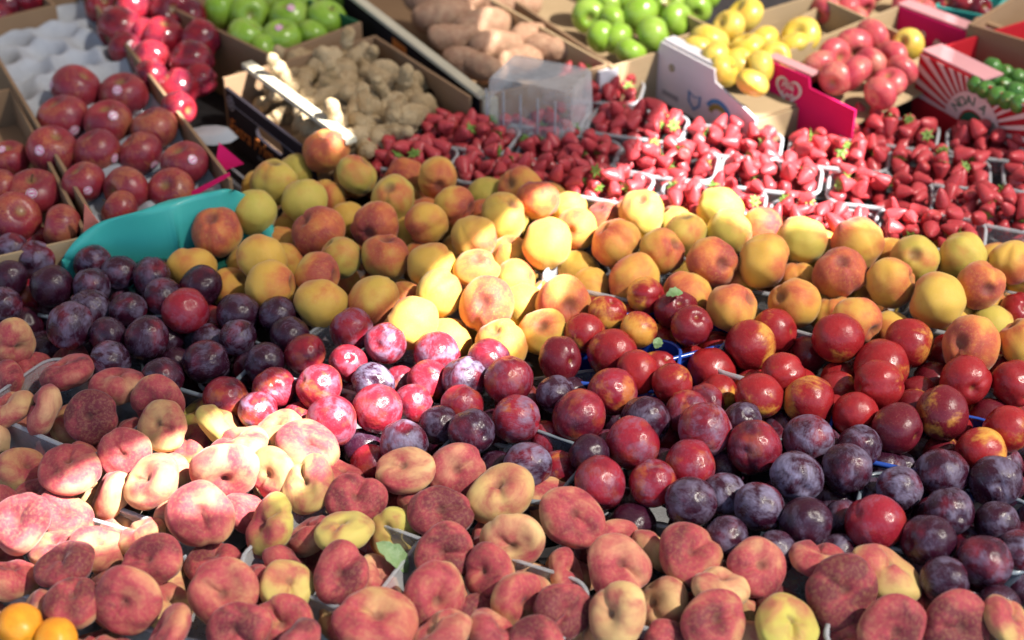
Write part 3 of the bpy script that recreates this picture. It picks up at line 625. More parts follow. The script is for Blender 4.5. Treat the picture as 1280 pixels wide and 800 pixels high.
# ------------------------------------------------------------------ strawberries
STRAW = [(462,200),(520,165),(560,146),(605,134),(735,116),(800,127),(930,147),(962,161),(1035,163),(1078,147),(1110,150),(1170,168),(1330,174),(1330,316),(1110,304),(960,288),(850,262),(770,262),(690,240),(560,214),(480,212)]
ps, berries = [], []
e1 = Vector((math.cos(R(-17)), math.sin(R(-17)), 0)); e2 = Vector((-e1.y, e1.x, 0)); org = at(674, 146, TZ+.07)
for j in range(-6, 8):
    for i in range(-5, 10):
        p = org+e1*((i+(.45 if j % 2 else 0))*.154)+e2*(j*.101)
        px, py, t = proj(p)
        if inside(px, py, STRAW) and -60 < px < 1340: ps.append((p, px, py, i, j))
ps.sort(key=lambda q: (q[4], q[1]))
class B: pass
for n, (p, px, py, i, j) in enumerate(ps):
    jx, jy, jr = (0, 0, 0) if (i, j) == (0, 0) else (random.uniform(-.006, .006), random.uniform(-.006, .006), random.uniform(-6, 6))
    lift = .012+random.uniform(0, .010); z0 = TZ+.001+lift; rot = -17+jr
    pu = punnet(p.x+jx, p.y+jy, rot, .073, .047, .062, 'clear', 'x', z0)
    pu['group'] = 'strawberry punnets'
    ps[n] = (pu, px, py, Matrix.Translation((p.x+jx, p.y+jy, z0+.062)) @ Matrix.Rotation(R(rot), 4, 'Z'))
    low = (i, j) == (0, 0)
    for lay, (nx, ny, zz) in enumerate(((5, 4, -.030), (5, 4, -.006), (5, 3, .010), (3, 2, .019))):
        if low and lay > 1: continue
        for ix in range(nx):
            for iy in range(ny):
                if lay == 3 and random.random() < .45: continue
                if lay == 2 and random.random() < .08: continue
                b = B(); x = (ix-(nx-1)/2)*.0265+random.gauss(0, .0035); y = (iy-(ny-1)/2)*.0225+random.gauss(0, .0035)
                b.c = ps[n][3] @ Vector((x, y, zz+random.uniform(-.005, .006))); b.r = random.uniform(.0108, .0150); b.lay = lay; b.pun = n
                b.px, b.py, b.t = proj(b.c); b.q = Quaternion((random.gauss(0, 1), random.gauss(0, 1), random.gauss(0, 1), random.gauss(0, 1))).normalized()
                if random.random() < .5: b.q = (camdir(random.uniform(-.7, .7), random.uniform(-1, 0))*-1 if random.random() < .3 else Vector((random.uniform(-1, 1), random.uniform(-1, 1), random.uniform(-1.2, .2))).normalized()).to_track_quat('Z', 'Y')
                berries.append(b)
def vis(b): return -10 < b.px < 1290 and b.lay >= 1 and b.py > 85
tops = sorted([b for b in berries if vis(b)], key=lambda b: -(b.lay-1)*1.0-b.r/b.t*40)[:300]
ids = set(map(id, tops))
def star(name, nl=7):
    vs = [(0, 0, .70)]; fs = []
    for k in range(nl):
        a = 2*math.pi*k/nl; rr = random.Random(k)
        L = rr.uniform(.75, 1.0); c, s = math.cos(a), math.sin(a); cw, sw = -math.sin(a)*.2, math.cos(a)*.2; b = len(vs)
        vs += [(c*.4-cw+0, s*.4-sw, .74), (c*.4+cw, s*.4+sw, .74), (c*.45, s*.45, .80), (c*L, s*L, .52+rr.uniform(0, .35))]
        fs += [(0, b, b+2), (0, b+2, b+1), (b, b+3, b+2), (b+2, b+3, b+1)]
    b = len(vs)
    for z in (.68, 1.15):
        for k in range(5): vs.append((.09*math.cos(k*1.257)+(.1 if z > 1 else 0), .09*math.sin(k*1.257), z))
    fs += [(b+k, b+(k+1) % 5, b+5+(k+1) % 5, b+5+k) for k in range(5)]+[tuple(b+5+k for k in range(5))]
    me = mesh(name, vs, fs); me.materials.append(M['calyx']); return me
STAR = [star('calyx', 7), star('calyx', 6)]
for b in tops:
    b.o = place('strawberry', random.choice(MESH['berry']), b.c, b.r, b.q, None, (b.r, b.r*random.uniform(.9, 1), b.r*random.uniform(.95, 1.15)))
    up = (b.q @ Vector((0, 0, 1)))
    if up.dot(-FW) > -.25 and random.random() < .75: link('calyx', random.choice(STAR), b.o)
# one mass for the strawberries beyond the three hundred that show largest
bv, bf, nb = [], [], 0
base = [([v.co.copy() for v in me.vertices], [tuple(p.vertices) for p in me.polygons]) for me in [mk_berry('low', 30+k, 12, 9) for k in range(4)]]
for b in berries:
    if id(b) in ids: continue
    V, F = random.choice(base); k = len(bv); mt = Matrix.LocRotScale(b.c, b.q, Vector((b.r, b.r*.95, b.r*1.05)))
    bv += [tuple(mt @ v) for v in V]; bf += [tuple(k+i for i in f) for f in F]
n = NT('strawberry_mass_skin'); v = n.tc.outputs['Object']; cell = n.vor(v, 330)
col = n.mix(n.noise(v, 40, 3), (0.62,0.075,0.085), (0.38,0.032,0.045)); col = n.mix(n.math('MULTIPLY', n.step(cell, .16, .08), .7), col, (0.62,0.36,0.09))
n.p(Base_Color=col, Roughness=.3); n.bump(n.step(cell, 0, .32), .5, .001)
me = mesh('strawberries', bv, bf, True); me.materials.append(n.m)
tag(link('strawberries', me), 'red strawberries filling the punnets below the topmost ones', 'strawberries', kind='stuff')
SM = [(674,146,'under the clear upside-down box'),(545,180,'by the ginger box'),(600,150,'by the sweet potato box'),(770,120,'below the green apples'),(870,135,'below the white fruit box'),(990,150,'below the pink heart box'),(1150,160,'below the pink box corner'),(1230,170,'below the striped red box'),
 (720,190,'in front of the clear box'),(640,215,'just behind the shaded peaches'),(830,180,'where shade turns to sun'),(930,190,'in the sunny middle'),(1040,190,'in the sunny middle nearer the pink box'),(850,230,'in bright sun above the green peaches'),(960,245,'in bright sun above the dusky peaches'),(1070,240,'at the sun edge'),
 (1200,225,'in shade below the striped box'),(1270,210,'in shade at the frame edge'),(1180,275,'above the last green-yellow peaches'),(1260,280,'at the frame edge above the peaches'),(720,245,'behind the glowing peach'),(560,205,'against the orange-yellow peaches')]
class S: pass
items = []
for n_, (pu, px, py, mt) in enumerate(ps):
    s = S(); s.px, s.py, s.n, s.o = px, py, n_, pu; items.append(s)
pname = {}
for m, v in cluster(items, SM).items():
    for i, s in enumerate(v):
        o = ordinal(i, len(v)); pname[s.n] = m+(f' ({o})' if o else '')
        s.o['label'] = f'clear punnet of strawberries {m}'+(f', {o}' if o else '')
for n_ in pname:
    v = sorted([b for b in tops if b.pun == n_], key=lambda b: b.px)
    for i, b in enumerate(v):
        m = pname[n_].replace(' from left', '')
        tag(b.o, f"{ordinal(i, len(v)) or 'single'} strawberry in the punnet {m}", 'strawberry', 'strawberries topmost in their punnets')
# ------------------------------------------------------------------ crates behind
RZ = .925
def slot(cx, cz, w, h, n=16):
    pts = []
    for k in range(n):
        t = 2*math.pi*k/n; c, s = math.cos(t), math.sin(t)
        pts.append((cx+(w/2-h/2)*(1 if c > 0 else -1)*(1 if abs(c) > 1e-6 else 0)+h/2*c, cz+h/2*s))
    return pts
def outer_for(inner, cx, cz, x0, z0, x1, z1):
    out = []
    for x, z in inner:
        dx, dz = x-cx, z-cz; t = 1e9
        if dx > 1e-9: t = min(t, (x1-cx)/dx)
        if dx < -1e-9: t = min(t, (x0-cx)/dx)
        if dz > 1e-9: t = min(t, (z1-cz)/dz)
        if dz < -1e-9: t = min(t, (z0-cz)/dz)
        out.append((cx+dx*t, cz+dz*t))
    # snap the corners
    for X in (x0, x1):
        for Z in (z0, z1):
            i = min(range(len(out)), key=lambda i: (out[i][0]-X)**2+(out[i][1]-Z)**2); out[i] = (X, Z)
    return out
class Crate: pass
def crate(name, label, NL, NR, depth, h=.12, wall='card', front=None, left=None, right=None, back=None, floor=.045, z=RZ, t=.005, hole=(), skip=(), group='cardboard fruit crates', lens=None, hgt={}):
    A, Bp = at(*NL, z), at(*NR, z); u = (Bp-A); u.z = 0; L = lens or u.length; u.normalize(); v = Vector((-u.y, u.x, 0))
    Mx = Matrix(((u.x, v.x, 0, A.x), (u.y, v.y, 0, A.y), (0, 0, 1, z-h), (0, 0, 0, 1)))
    root = empty(name, Mx); tag(root, label, 'crate', group)
    c = Crate(); c.root = root; c.L = L; c.d = depth; c.h = h; c.M = Mx
    def panel(nm, side, mat):
        if side in skip: return None
        W = L if side in ('front', 'back') else depth-2*t
        H = hgt.get(side, h)
        mb = MB()
        if side in hole:
            cx, cz = W/2, H*.66; inn = slot(cx, cz, .085, .024); mb.ring(outer_for(inn, cx, cz, 0, 0, W, H), inn, 0, t)
        else: mb.box((0, 0, 0), (W, t, H))
        o = mb.build(nm, M[mat], root)
        if side == 'back': o.location = (0, depth-t, 0)
        elif side == 'left': o.location = (t, t, 0); o.rotation_euler = (0, 0, math.pi/2)
        elif side == 'right': o.location = (L, t, 0); o.rotation_euler = (0, 0, math.pi/2)
        return o
    c.front = panel('front_wall', 'front', front or wall); c.back = panel('back_wall', 'back', back or wall)
    c.left = panel('side_wall', 'left', left or wall); c.right = panel('side_wall', 'right', right or wall)
    if 'base' not in skip: slab('base', (t, t, h-floor-.02-.004), (L-t, depth-t, h-floor-.02), M[wall], root)
    return c
def disc_patch(rad=.19, n=18, rings=3, R0=1.012):
    vs = [(0, 0, R0)]; fs = []
    for k in range(1, rings+1):
        a = rad*k/rings
        for j in range(n): vs.append((R0*math.sin(a)*math.cos(2*math.pi*j/n), R0*math.sin(a)*math.sin(2*math.pi*j/n), R0*math.cos(a)))
    for j in range(n):
        fs.append((0, 1+j, 1+(j+1) % n))
        for k in range(rings-1):
            a = 1+k*n; fs.append((a+j, a+n+j, a+n+(j+1) % n, a+(j+1) % n))
    me = mesh('sticker', vs, fs, True); me.materials.append(M['sticker']); return me
STK = disc_patch()
stm = MB()
sv = []; 
for k, (zz, xx, rr) in enumerate(((.45, 0, .035), (.75, .03, .028), (.98, .10, .04))):
    for j in range(6): stm.v.append((xx+rr*math.cos(j*1.047), rr*math.sin(j*1.047), zz))
for k in range(2):
    for j in range(6): stm.f.append((k*6+j, k*6+(j+1) % 6, k*6+6+(j+1) % 6, k*6+6+j))
stm.f.append(tuple(range(12, 18))); STEM = mesh('stem', stm.v, stm.f, True); STEM.materials.append(M['stem'])
AP = {}
def apples(txt, mat, mk, where, say, group, z=.905, sticker=False, stem=.5, rlim=(.027, .042), name='apple'):
    if (mk, mat) not in AP:
        AP[(mk, mat)] = []
        for me in MESH[mk]:
            m2 = me.copy(); m2.materials.clear(); m2.materials.append(M[mat]); AP[(mk, mat)].append(m2)
    L = []
    for e in txt.split(';'):
        q = e.split(); s = S(); s.px, s.py, s.w = map(float, q[:3]); s.h = float(q[3]) if len(q) > 3 else s.w; s.st = (float(q[4]), float(q[5])) if len(q) > 5 else None; L.append(s)
    L.sort(key=lambda s: s.px)
    for i, s in enumerate(L):
        d = ray(s.px, s.py); t = (z-CAM.z)/d.z; r = min(rlim[1], max(rlim[0], s.w*1.11/2/FPX*t)); s.py = s.py-s.h/2+min(s.h, s.w)/2
        d = ray(s.px, s.py); t = (z+random.uniform(-.004, .008)-CAM.z)/d.z
        ax = Vector((random.uniform(-1, 1), random.uniform(-1.0, .6), random.uniform(-.3, 1))).normalized()
        if s.st: ax = (camdir(-s.st[0]*.6, .75)+Vector((random.uniform(-.3, .3), 0, 0))).normalized()
        q = axis_q(ax, random.uniform(0, 6.28))
        asp = max(.78, min(1.0, s.h/s.w)) if mk != 'deli' else 1
        o = place(name, random.choice(AP[(mk, mat)]), CAM+d*t, r, q, None, (r, r, r*asp))
        od = ordinal(i, len(L)); tag(o, f'{say} {where}'+(f', {od}' if od else ''), name.split('_')[-1], group)
        if s.st:
            c = link('sticker', STK, o); v = q.inverted() @ camdir(*s.st); c.rotation_mode = 'QUATERNION'; c.rotation_quaternion = Vector(v).to_track_quat('Z', 'Y')
        if random.random() < stem and name == 'apple': link('stem', STEM, o)
# --- apple crate with moulded tray
cA = crate('apple_crate', 'brown cardboard crate with grey moulded tray and stickered red apples', (112,268), (292,226), .80, .13, floor=.035, hgt={'front': .06})
gx, gy = 64, 110; vs = []; fs = []
Wd, Dp = cA.L-.014, cA.d-.014
for i in range(gx+1):
    for j in range(gy+1):
        x, y = Wd*i/gx, Dp*j/gy; s = .078; row = round(y/(s*.87)); xx = x-(s/2 if row % 2 else 0)-.04; k = round(xx/s); dx = xx-k*s; dy = y-row*s*.87
        rr = math.hypot(dx, dy); z = -.030*math.exp(-(rr/.030)**2.6)+.004*math.sin(90*x)*math.sin(70*y)+(.003 if rr < .006 else 0)
        vs.append((x, y, z+.03))
for i in range(gx):
    for j in range(gy): a = i*(gy+1)+j; fs.append((a, a+gy+1, a+gy+2, a+1))
tr = link('apple_tray', mesh('apple_tray', vs, fs, True), None, M['pulp']); tr.matrix_world = cA.M @ Matrix.Translation((.007, .007, cA.h-.052)); tag(tr, 'grey moulded pulp tray with empty cups in the apple crate', 'tray')
apples("95 112 58 58 -.8 .1;154 120 56 56 0 .1;79 149 60 60 .6 -.5;136 154 56 56 .4 .2;193 162 55 55;65 188 58 58 -.2 -.1;121 190 55 55 .85 -.3;176 193 53 53 .7 -.5;231 205 54 54 .5 .1;105 229 50 50 .4 -.4;159 238 55 55;214 239 54 54;150 262 42 42", 'apple', 'apple', 'on the grey moulded tray', 'dull red stickered apple', 'red apples on the moulded tray', .907, True, .15)
# --- neighbouring crate, lower
cB = crate('apple_crate', 'brown cardboard crate corner with salmon flap and glossy apples', (-75,338), (112,296), .50, .12, floor=.04, z=.915, front='card2')
apples("12 199 46 46 -.1 .4;42 241 64 52 .2 .0;20 271 58 42;78 284 52 50;0 235 34 34", 'apple', 'apple', 'in the crate beside the dark plums', 'glossy orange-red apple', 'glossy apples in the corner crate', .898, True, .1)
p = at(118, 284, .925)
MB().prism([(-.006, -.03), (.040, -.03), (.006, .052)], 0, .004).build('corner_flap', M['salmon'], None)
fl = bpy.data.objects['corner_flap']; fl.parent = cB.root; fl.location = (cB.L-.004, .012, cB.h-.005); fl.rotation_euler = (R(8), 0, R(-6))
# --- dark red apples
cC = crate('apple_crate', 'narrow brown crate of shiny dark red apples behind the tray', (262,180), (352,159), .62, .12, floor=.095, skip=('front', 'right', 'left', 'base'))
apples("164 10 46 46;151 36 52 42;215 16 50 42;204 48 48 48;250 50 48 42;240 78 50 44;190 75 46 42;158 62 40 40;188 96 38 38;224 111 46 40;222 136 40 34;182 42 34 34;128 10 40 40;186 -8 44 44;236 20 40 40;250 100 34 34", 'deli', 'deli', 'behind the apple tray', 'shiny dark red apple', 'shiny dark red apples', .908, False, .3)
tp = MB(); 
for k in range(9):
    a = k*2*math.pi/9
    tp.v += [(.040*math.cos(a), .026*math.sin(a), 0), (.030*math.cos(a), .018*math.sin(a), .012)]
tp.v.append((0, 0, .004))
for k in range(9):
    b, c_ = 2*k, 2*((k+1) % 9); tp.f += [(b, c_, c_+1, b+1), (b+1, c_+1, 18)]
o = tp.build('tray_scrap', M['pulp'], None, True); q = at(265, 172, .875); o.location = q; tag(o, 'torn grey piece of pulp tray beside the black box', 'tray')
# --- green apples behind the ginger
cD = crate('apple_crate', 'brown crate of bright green apples behind the ginger', (338,70), (452,28), .55, .12, floor=.04, right='greencard')
apples("274 12 44 44;312 19 48 46;308 46 46 44;362 22 46 46 .2 .3;352 47 46 42 0 .4;409 22 46 38;392 42 36 34;332 62 32 28;378 4 42 42;340 0 40 40;300 -10 42 42;420 -6 42 42", 'green', 'apple', 'behind the ginger', 'bright green apple', 'green apples behind the ginger', .905, False, .2)
# --- ginger crate
cE = crate('ginger_crate', 'black printed cardboard crate of knobbly ginger roots', (392,184), (592,122), .285, .115, left='black', front='black', hole=('left', 'right'), floor=.05, hgt={'left': .100, 'front': .055})
bar = slab('white_bar', (-.002, -.006, 0), (.016, .315, .008), M['cream'], cE.root); bar.location = (.045, -.012, cE.h-.002)
def text(s, size, parent, mat, loc, rot, name='lettering', shear=0, spacing=1.0):
    cu = bpy.data.curves.new('txt', 'FONT'); cu.body = s; cu.size = size; cu.extrude = .0004; cu.shear = shear; cu.space_character = spacing; cu.align_x = 'LEFT'
    ob = bpy.data.objects.new('txt', cu); COL.objects.link(ob); bpy.context.view_layer.update()
    me = bpy.data.meshes.new_from_object(ob.evaluated_get(bpy.context.evaluated_depsgraph_get())); bpy.data.objects.remove(ob)
    me.materials.clear(); o = link(name, me, parent, M[mat]); o.location = loc; o.rotation_euler = rot; return o
# on the left wall the outer face looks to -x of the crate: reading direction runs towards the viewer (-y)
LE = cE.d
text('Extra Prime', .033, cE.root, 'orange', (-.0014, LE-.010, .030), (math.pi/2, 0, -math.pi/2), shear=.25)
for dz, dy in ((.016, .10), (.008, .112)): text('G 2', .010, cE.root, 'greyink', (-.0012, LE-dy, dz), (math.pi/2, 0, -math.pi/2), 'small_print')
def ring_mesh(name, pts, wdt, mat, parent, loc, rot, thick=.0008):
    n = len(pts); cx = sum(p[0] for p in pts)/n; cz = sum(p[1] for p in pts)/n
    inn = [(cx+(x-cx)*(1-wdt), cz+(z-cz)*(1-wdt)) for x, z in pts]
    o = MB().ring(pts, inn, 0, thick).build(name, M[mat], parent); o.location = loc; o.rotation_euler = rot; return o
circ = lambda r, n=28, sx=1: [(sx*r*math.cos(2*math.pi*k/n), r*math.sin(2*math.pi*k/n)) for k in range(n)]
ring_mesh('round_emblem', circ(.013, sx=.9), .22, 'greyink', cE.root, (-.0014, LE-.022, .080), (0, 0, -math.pi/2))
ring_mesh('round_emblem', circ(.007, sx=.9), .45, 'greyink', cE.root, (-.0014, LE-.022, .080), (0, 0, -math.pi/2))
slab('printed_line', (-.0012, .02, .078), (-.0004, LE-.03, .0795), M['greyink'], cE.root)
# ginger roots: lobes merged into one skin
def ico(c, r, q):
    import bmesh
    bm = bmesh.new(); bmesh.ops.create_icosphere(bm, subdivisions=2, radius=1); V = [tuple(Matrix.LocRotScale(c, q, r) @ v.co) for v in bm.verts]; F = [tuple(v.index for v in f.verts) for f in bm.faces]; bm.free(); return V, F
def ginger(seed):
    r = random.Random(seed); V, F = [], []; p = Vector((0, 0, 0)); d = Vector((1, 0, 0)); 
    def lobe(c, s):
        k = len(V); v, f = ico(c, s, Quaternion((r.gauss(0, 1), r.gauss(0, 1), r.gauss(0, 1), r.gauss(0, 1))).normalized()); V.extend(v); F.extend(tuple(k+i for i in x) for x in f)
    for i in range(r.randint(3, 5)):
        s = r.uniform(.012, .021); lobe(p, Vector((s*.9, s*r.uniform(.7, .9), s*r.uniform(.9, 1.2))))
        if r.random() < .9:
            b = Vector((r.gauss(0, .5), r.choice((-1, 1)), r.gauss(0, .7))).normalized()
            for k in range(r.randint(1, 3)): lobe(p+b*(.015+.014*k), Vector((.011, .0105, .013))*r.uniform(.75, 1.25))
        d = (d+Vector((0, r.gauss(0, .45), r.gauss(0, .3)))).normalized(); p = p+d*r.uniform(.014, .021)
    me = mesh('ginger_root', V, F); ob = link('tmp', me)
    m = ob.modifiers.new('r', 'REMESH'); m.mode = 'VOXEL'; m.voxel_size = .0026
    sm = ob.modifiers.new('s', 'SMOOTH'); sm.iterations = 4; sm.factor = .6
    bpy.context.view_layer.update(); out = bpy.data.meshes.new_from_object(ob.evaluated_get(bpy.context.evaluated_depsgraph_get())); bpy.data.objects.remove(ob)
    c = sum((v.co for v in out.vertices), Vector())/len(out.vertices)
    for v in out.vertices:
        v.co -= c; v.co += v.co.normalized()*.0011*(noise.noise(v.co*230)+math.sin(v.co.x*700)*.5)
    out.name = 'ginger_root'; out.polygons.foreach_set('use_smooth', [True]*len(out.polygons)); out.materials.append(M['ginger']); return out
GM = [ginger(k) for k in range(7)]
gp = "416 76 1;384 84 1;360 96 1;378 97 1;404 100 1;437 92 1;462 82 1;489 98 2;405 120 1;460 118 2;486 124 1;520 132 1;482 146 1;494 163 1;462 172 1;437 152 1;442 176 1;425 80 1;392 84 1;448 132 1;420 135 1;505 115 1;505 150 1;470 158 1;415 165 1;322 108 0;338 118 0;356 130 0;372 142 0;390 155 0;440 110 1;395 135 1;380 122 1;366 112 1;430 100 1;500 135 1;452 100 1;475 110 1;512 122 1;455 145 1"
gl = []
for e in gp.split(';'):
    s = S(); s.px, s.py, s.k = map(float, e.split()); gl.append(s)
gl.sort(key=lambda s: s.px)
for i, s in enumerate(gl):
    zz = {0: .875, 1: .895, 2: .912}[int(s.k)]
    sc_ = random.uniform(1.0, 1.25); o = place('ginger_root', GM[i % 7], at(s.px, s.py, zz), 1, Quaternion((0, 0, 1), random.uniform(0, 6.28)) @ Quaternion((1, 0, 0), random.uniform(-.8, .8)), None, (sc_,)*3)
    tag(o, ('pale sunlit' if s.k == 0 else 'big knobbly' if s.k == 2 else 'tan knobbly')+f' ginger root in the black crate, {ordinal(i, len(gl)) if i < 20 else ORD[len(gl)-1-i]+" from right"}', 'ginger', 'ginger roots in the black crate')
# --- sweet potatoes
cF = crate('sweet_potato_crate', 'brown crate of sweet potatoes with white-edged rim', (602,122), (766,80), .62, .125, hole=(), floor=.055, left='black')
slab('rim_strip', (-.006, -.004, 0), (.010, .62, .006), M['cream'], cF.root).location = (0, 0, cF.h)
slab('orange_patch', (-.0012, .25, .07), (-.0004, .30, .11), M['orange'], cF.root)
slab('corner_post', (.0, -.008, .03), (.024, -.002, cF.h-.002), M['cream'], cF.root)
slab('corner_post', (cF.L-.03, -.010, .03), (cF.L+.004, -.002, cF.h-.004), M['whitecard'], cF.root)
def mk_sweet(seed):
    rr = random.Random(seed); bx, by = rr.uniform(-.25, .25), rr.uniform(-.25, .25)
    def f(th, ph):
        d = (math.sin(th)*math.cos(ph), math.sin(th)*math.sin(ph), math.cos(th)); z = 1.75*math.cos(th)
        r = math.sin(th)**.85*(1+.22*wob(d, seed, 1.0)+.10*wob((d[0], d[1], d[2]*2), seed+3, 2.2))
        return (r*math.cos(ph)+bx*(z*z*.3), r*math.sin(ph)+by*(z*z*.3), z)
    me = revolve('sweet_potato', f); me.materials.append(M['sweet']); return me
SP = [mk_sweet(k) for k in range(5)]
L = [tuple(map(float, e.split())) for e in "556 21 .036 10;607 32 .036 35;602 3 .034 0;567 49 .028 5;620 56 .030 15;659 46 .028 50;582 78 .028 -35;685 60 .026 -20;606 86 .026 -30;534 4 .03 -30;640 8 .034 10;648 74 .026 30".split(';')]
L.sort()
for i, (px, py, r, a) in enumerate(L):
    d = Vector((math.cos(R(a)), math.sin(R(a)), random.uniform(-.15, .15))); o = place('sweet_potato', SP[i % 5], at(px, py, .905), r, axis_q(d, random.uniform(0, 6)), None, (r*.9, r*.9, r*.9))
    tag(o, f'pinkish tan sweet potato in the brown crate, {ordinal(i, len(L))}', 'sweet potato', 'sweet potatoes in their crate')
# --- green apples beyond the sweet potatoes
cG = crate('apple_crate', 'brown crate of light green apples beside the white box', (764,84), (905,40), .60, .12, floor=.045, wall='card2')
apples("736 22 40 44;801 20 46 48;771 48 38 38;816 46 44 46;846 25 40 36;835 4 38 36;870 12 36 34;765 25 32 30;762 4 34 32;784 0 34 32;788 66 34 32;752 46 30 30;882 -6 36 34;800 -14 40 40;740 -6 40 40", 'green', 'apple', 'beside the white fruit box', 'light green apple', 'light green apples by the white box', .908, False, .2)
# --- white crate of yellow apples
cH = crate('fruit_crate', 'white printed crate of yellow apples between green and pink apples', (826,52), (944,114), .34, .10, wall='card2', front='whitecard', floor=.03, z=.945, skip=('front',), hgt={'right': .045})
apples("931 20 46 38;911 34 40 36;888 50 46 40;872 63 38 34;952 54 44 38;934 62 44 38;925 79 38 34;940 104 36 30;1001 45 46 34;990 56 38 28;905 88 38 32;950 84 32 30;968 72 34 30;893 72 32 30", 'yellow', 'apple', 'in the white crate', 'pale yellow apple', 'yellow apples in the white crate', .935, False, .1)
# --- pink crate
cI = crate('fruit_crate', 'hot pink printed crate with heart emblem holding rosy apples', (956,74), (1068,122), .33, .10, wall='card2', front='pinkcard', back='pinkcard', floor=.03, z=.945, skip=('front', 'right'))
apples("1090 47 44 38;1066 59 46 40;1042 70 42 34;1022 83 46 36;1089 80 40 36;1115 72 38 34;1067 92 46 38;1112 104 38 32;1100 117 40 32;1127 88 34 28;1044 98 36 30", 'rosy', 'apple', 'in the pink crate', 'rosy pink apple', 'rosy apples in the pink crate', .935, False, .1)
apples("1135 56 38 38", 'yellow', 'apple', 'at the back of the pink crate', 'single peach-coloured apple', 'rosy apples in the pink crate', .935, False, 0)
# --- fruit beyond
cK = crate('fruit_crate', 'pale crate of orange-pink fruit beyond the yellow apples', (985,30), (1060,52), .35, .085, wall='card2', floor=.03, z=.93)
apples("1032 12 36 34;1058 14 38 34;1045 -4 38 36;1075 4 36 34;1020 -8 36 34;1066 26 32 28;1090 -14 36 34", 'rosy', 'apple', 'beyond the yellow apples', 'orange-pink fruit', 'orange-pink fruit beyond', .915, False, 0, name='round_fruit')
# --- print on the white crate
def on_front(c, x, z): return (x, -.0012, z)
arc = lambda r0, r1, a0, a1, n=14: [(r1*math.cos(R(a0+(a1-a0)*k/n)), r1*math.sin(R(a0+(a1-a0)*k/n))) for k in range(n+1)]+[(r0*math.cos(R(a1-(a1-a0)*k/n)), r0*math.sin(R(a1-(a1-a0)*k/n))) for k in range(n+1)]
def flatp(name, pts, mat, parent, loc, th=.0008, y0=-.0008):
    o = MB().prism(pts, y0, y0+th).build(name, M[mat], parent); o.location = loc; return o
flatp('blue_arc', arc(.026, .033, 5, 150), 'blueink', cH.root, (cH.L*.66, -.0004, .022))
flatp('olive_arc', arc(.016, .025, 20, 160), 'oliveink', cH.root, (cH.L*.66, -.0004, .022))
ring_mesh('shield_emblem', [(0, .0), (.014, .012), (.015, .03), (0, .024), (-.015, .03), (-.014, .012)], .25, 'blueink', cH.root, (cH.L*.40, -.0012, .014), (0, 0, 0))
ring_mesh('round_emblem', circ(.006), .5, 'oliveink', cH.root, (cH.L*.14, -.0012, .066), (0, 0, 0))
slab('small_print', (.012, -.0012, .014), (.05, -.0004, .022), M['greyink'], cH.root)
slab('top_flap', (0, .006, -.002), (cH.L*.55, .028, .001), M['whitecard'], cH.root).location = (0, 0, cH.h+.0025)
MB().prism([(-.030,0),(cH.L+.006,0),(cH.L+.006,cH.h*.55),(cH.L*.93,cH.h*.62),(cH.L*.60,cH.h*.80),(cH.L*.58,cH.h),(0,cH.h)],0,.004).build('front_wall',M['whitecard'],cH.root)
MB().prism([(-.026,0),(cI.L+.004,0),(cI.L+.004,cI.h*.8),(cI.L*.52,cI.h*.84),(cI.L*.5,cI.h),(0,cI.h)],0,.004).build('front_wall',M['pinkcard'],cI.root)
# --- print on the pink crate
def heart(s, n=36): return [(s*.0625*16*math.sin(t)**3, s*.0625*(13*math.cos(t)-5*math.cos(2*t)-2*math.cos(3*t)-math.cos(4*t))) for t in [2*math.pi*k/n for k in range(n)]]
hp = heart(.026)
ring_mesh('heart_emblem', hp, .12, 'white', cI.root, (cI.L*.30, -.0012, .066), (0, 0, 0)); ring_mesh('heart_emblem', heart(.0215), .05, 'stripe', cI.root, (cI.L*.30, -.0012, .066), (0, 0, 0))
text('Pink', .015, cI.root, 'white', (cI.L*.30-.015, -.0012, .068), (math.pi/2, 0, 0), shear=.3); text('Lady', .015, cI.root, 'white', (cI.L*.30-.014, -.0012, .055), (math.pi/2, 0, 0), shear=.3)
slab('top_flap', (0, .006, -.002), (cI.L*.5, .026, .001), M['pinkpale'], cI.root).location = (0, 0, cI.h+.0025)
slab('front_strip', (cI.L+.001, -.001, 0), (cI.L+.055, .004, .030), M['pinkcard'], cI.root)
# print inside its back wall (seen over the apples)
yb = cI.d-.0065
ring_mesh('heart_emblem', heart(.012), .2, 'white', cI.root, (cI.L*.30, yb, .066), (0, 0, 0)); text('Pink Lady', .017, cI.root, 'white', (cI.L*.46, yb, .058), (math.pi/2, 0, 0), shear=.3)
slab('back_flap', (0, .0, 0), (cI.L, .03, .003), M['pinkpale'], cI.root).location = (0, cI.d-.002, cI.h+.001)
slab('brown_corner', (cI.L-.05, .0, 0), (cI.L, .012, .03), M['card'], cI.root).location = (0, cI.d+.03, cI.h-.02)
# --- striped red crate
cJ = crate('fruit_crate', 'red and white sunburst striped crate with green lettering', (1150,66), (1268,124), .30, .125, wall='redcard', floor=.03, z=.955, lens=.27)
Lx, H = cJ.L, cJ.h; ox, oz = Lx*.46, .050
for k in range(19):
    a0 = R(180-9.6*k-2); a1 = a0-R(4.3)
    def far_(a):
        c, s = math.cos(a), math.sin(a); t = 1e9
        if c > 1e-6: t = min(t, (Lx-.001-ox)/c)
        if c < -1e-6: t = min(t, (.001-ox)/c)
        if s > 1e-6: t = min(t, (H-.001-oz)/s)
        return (ox+c*t, oz+s*t)
    if a1 < 0: break
    near = lambda a: (ox+.057*math.cos(a), oz+.057*math.sin(a))
    flatp('stripe', [near(a0), near(a1), far_(a1), far_(a0)], 'stripe', cJ.root, (0, -.0004, 0))
flatp('lettering_band', [(ox+x, oz+z) for x, z in arc(.027, .056, 2, 178)], 'stripe', cJ.root, (0, -.0004, 0))
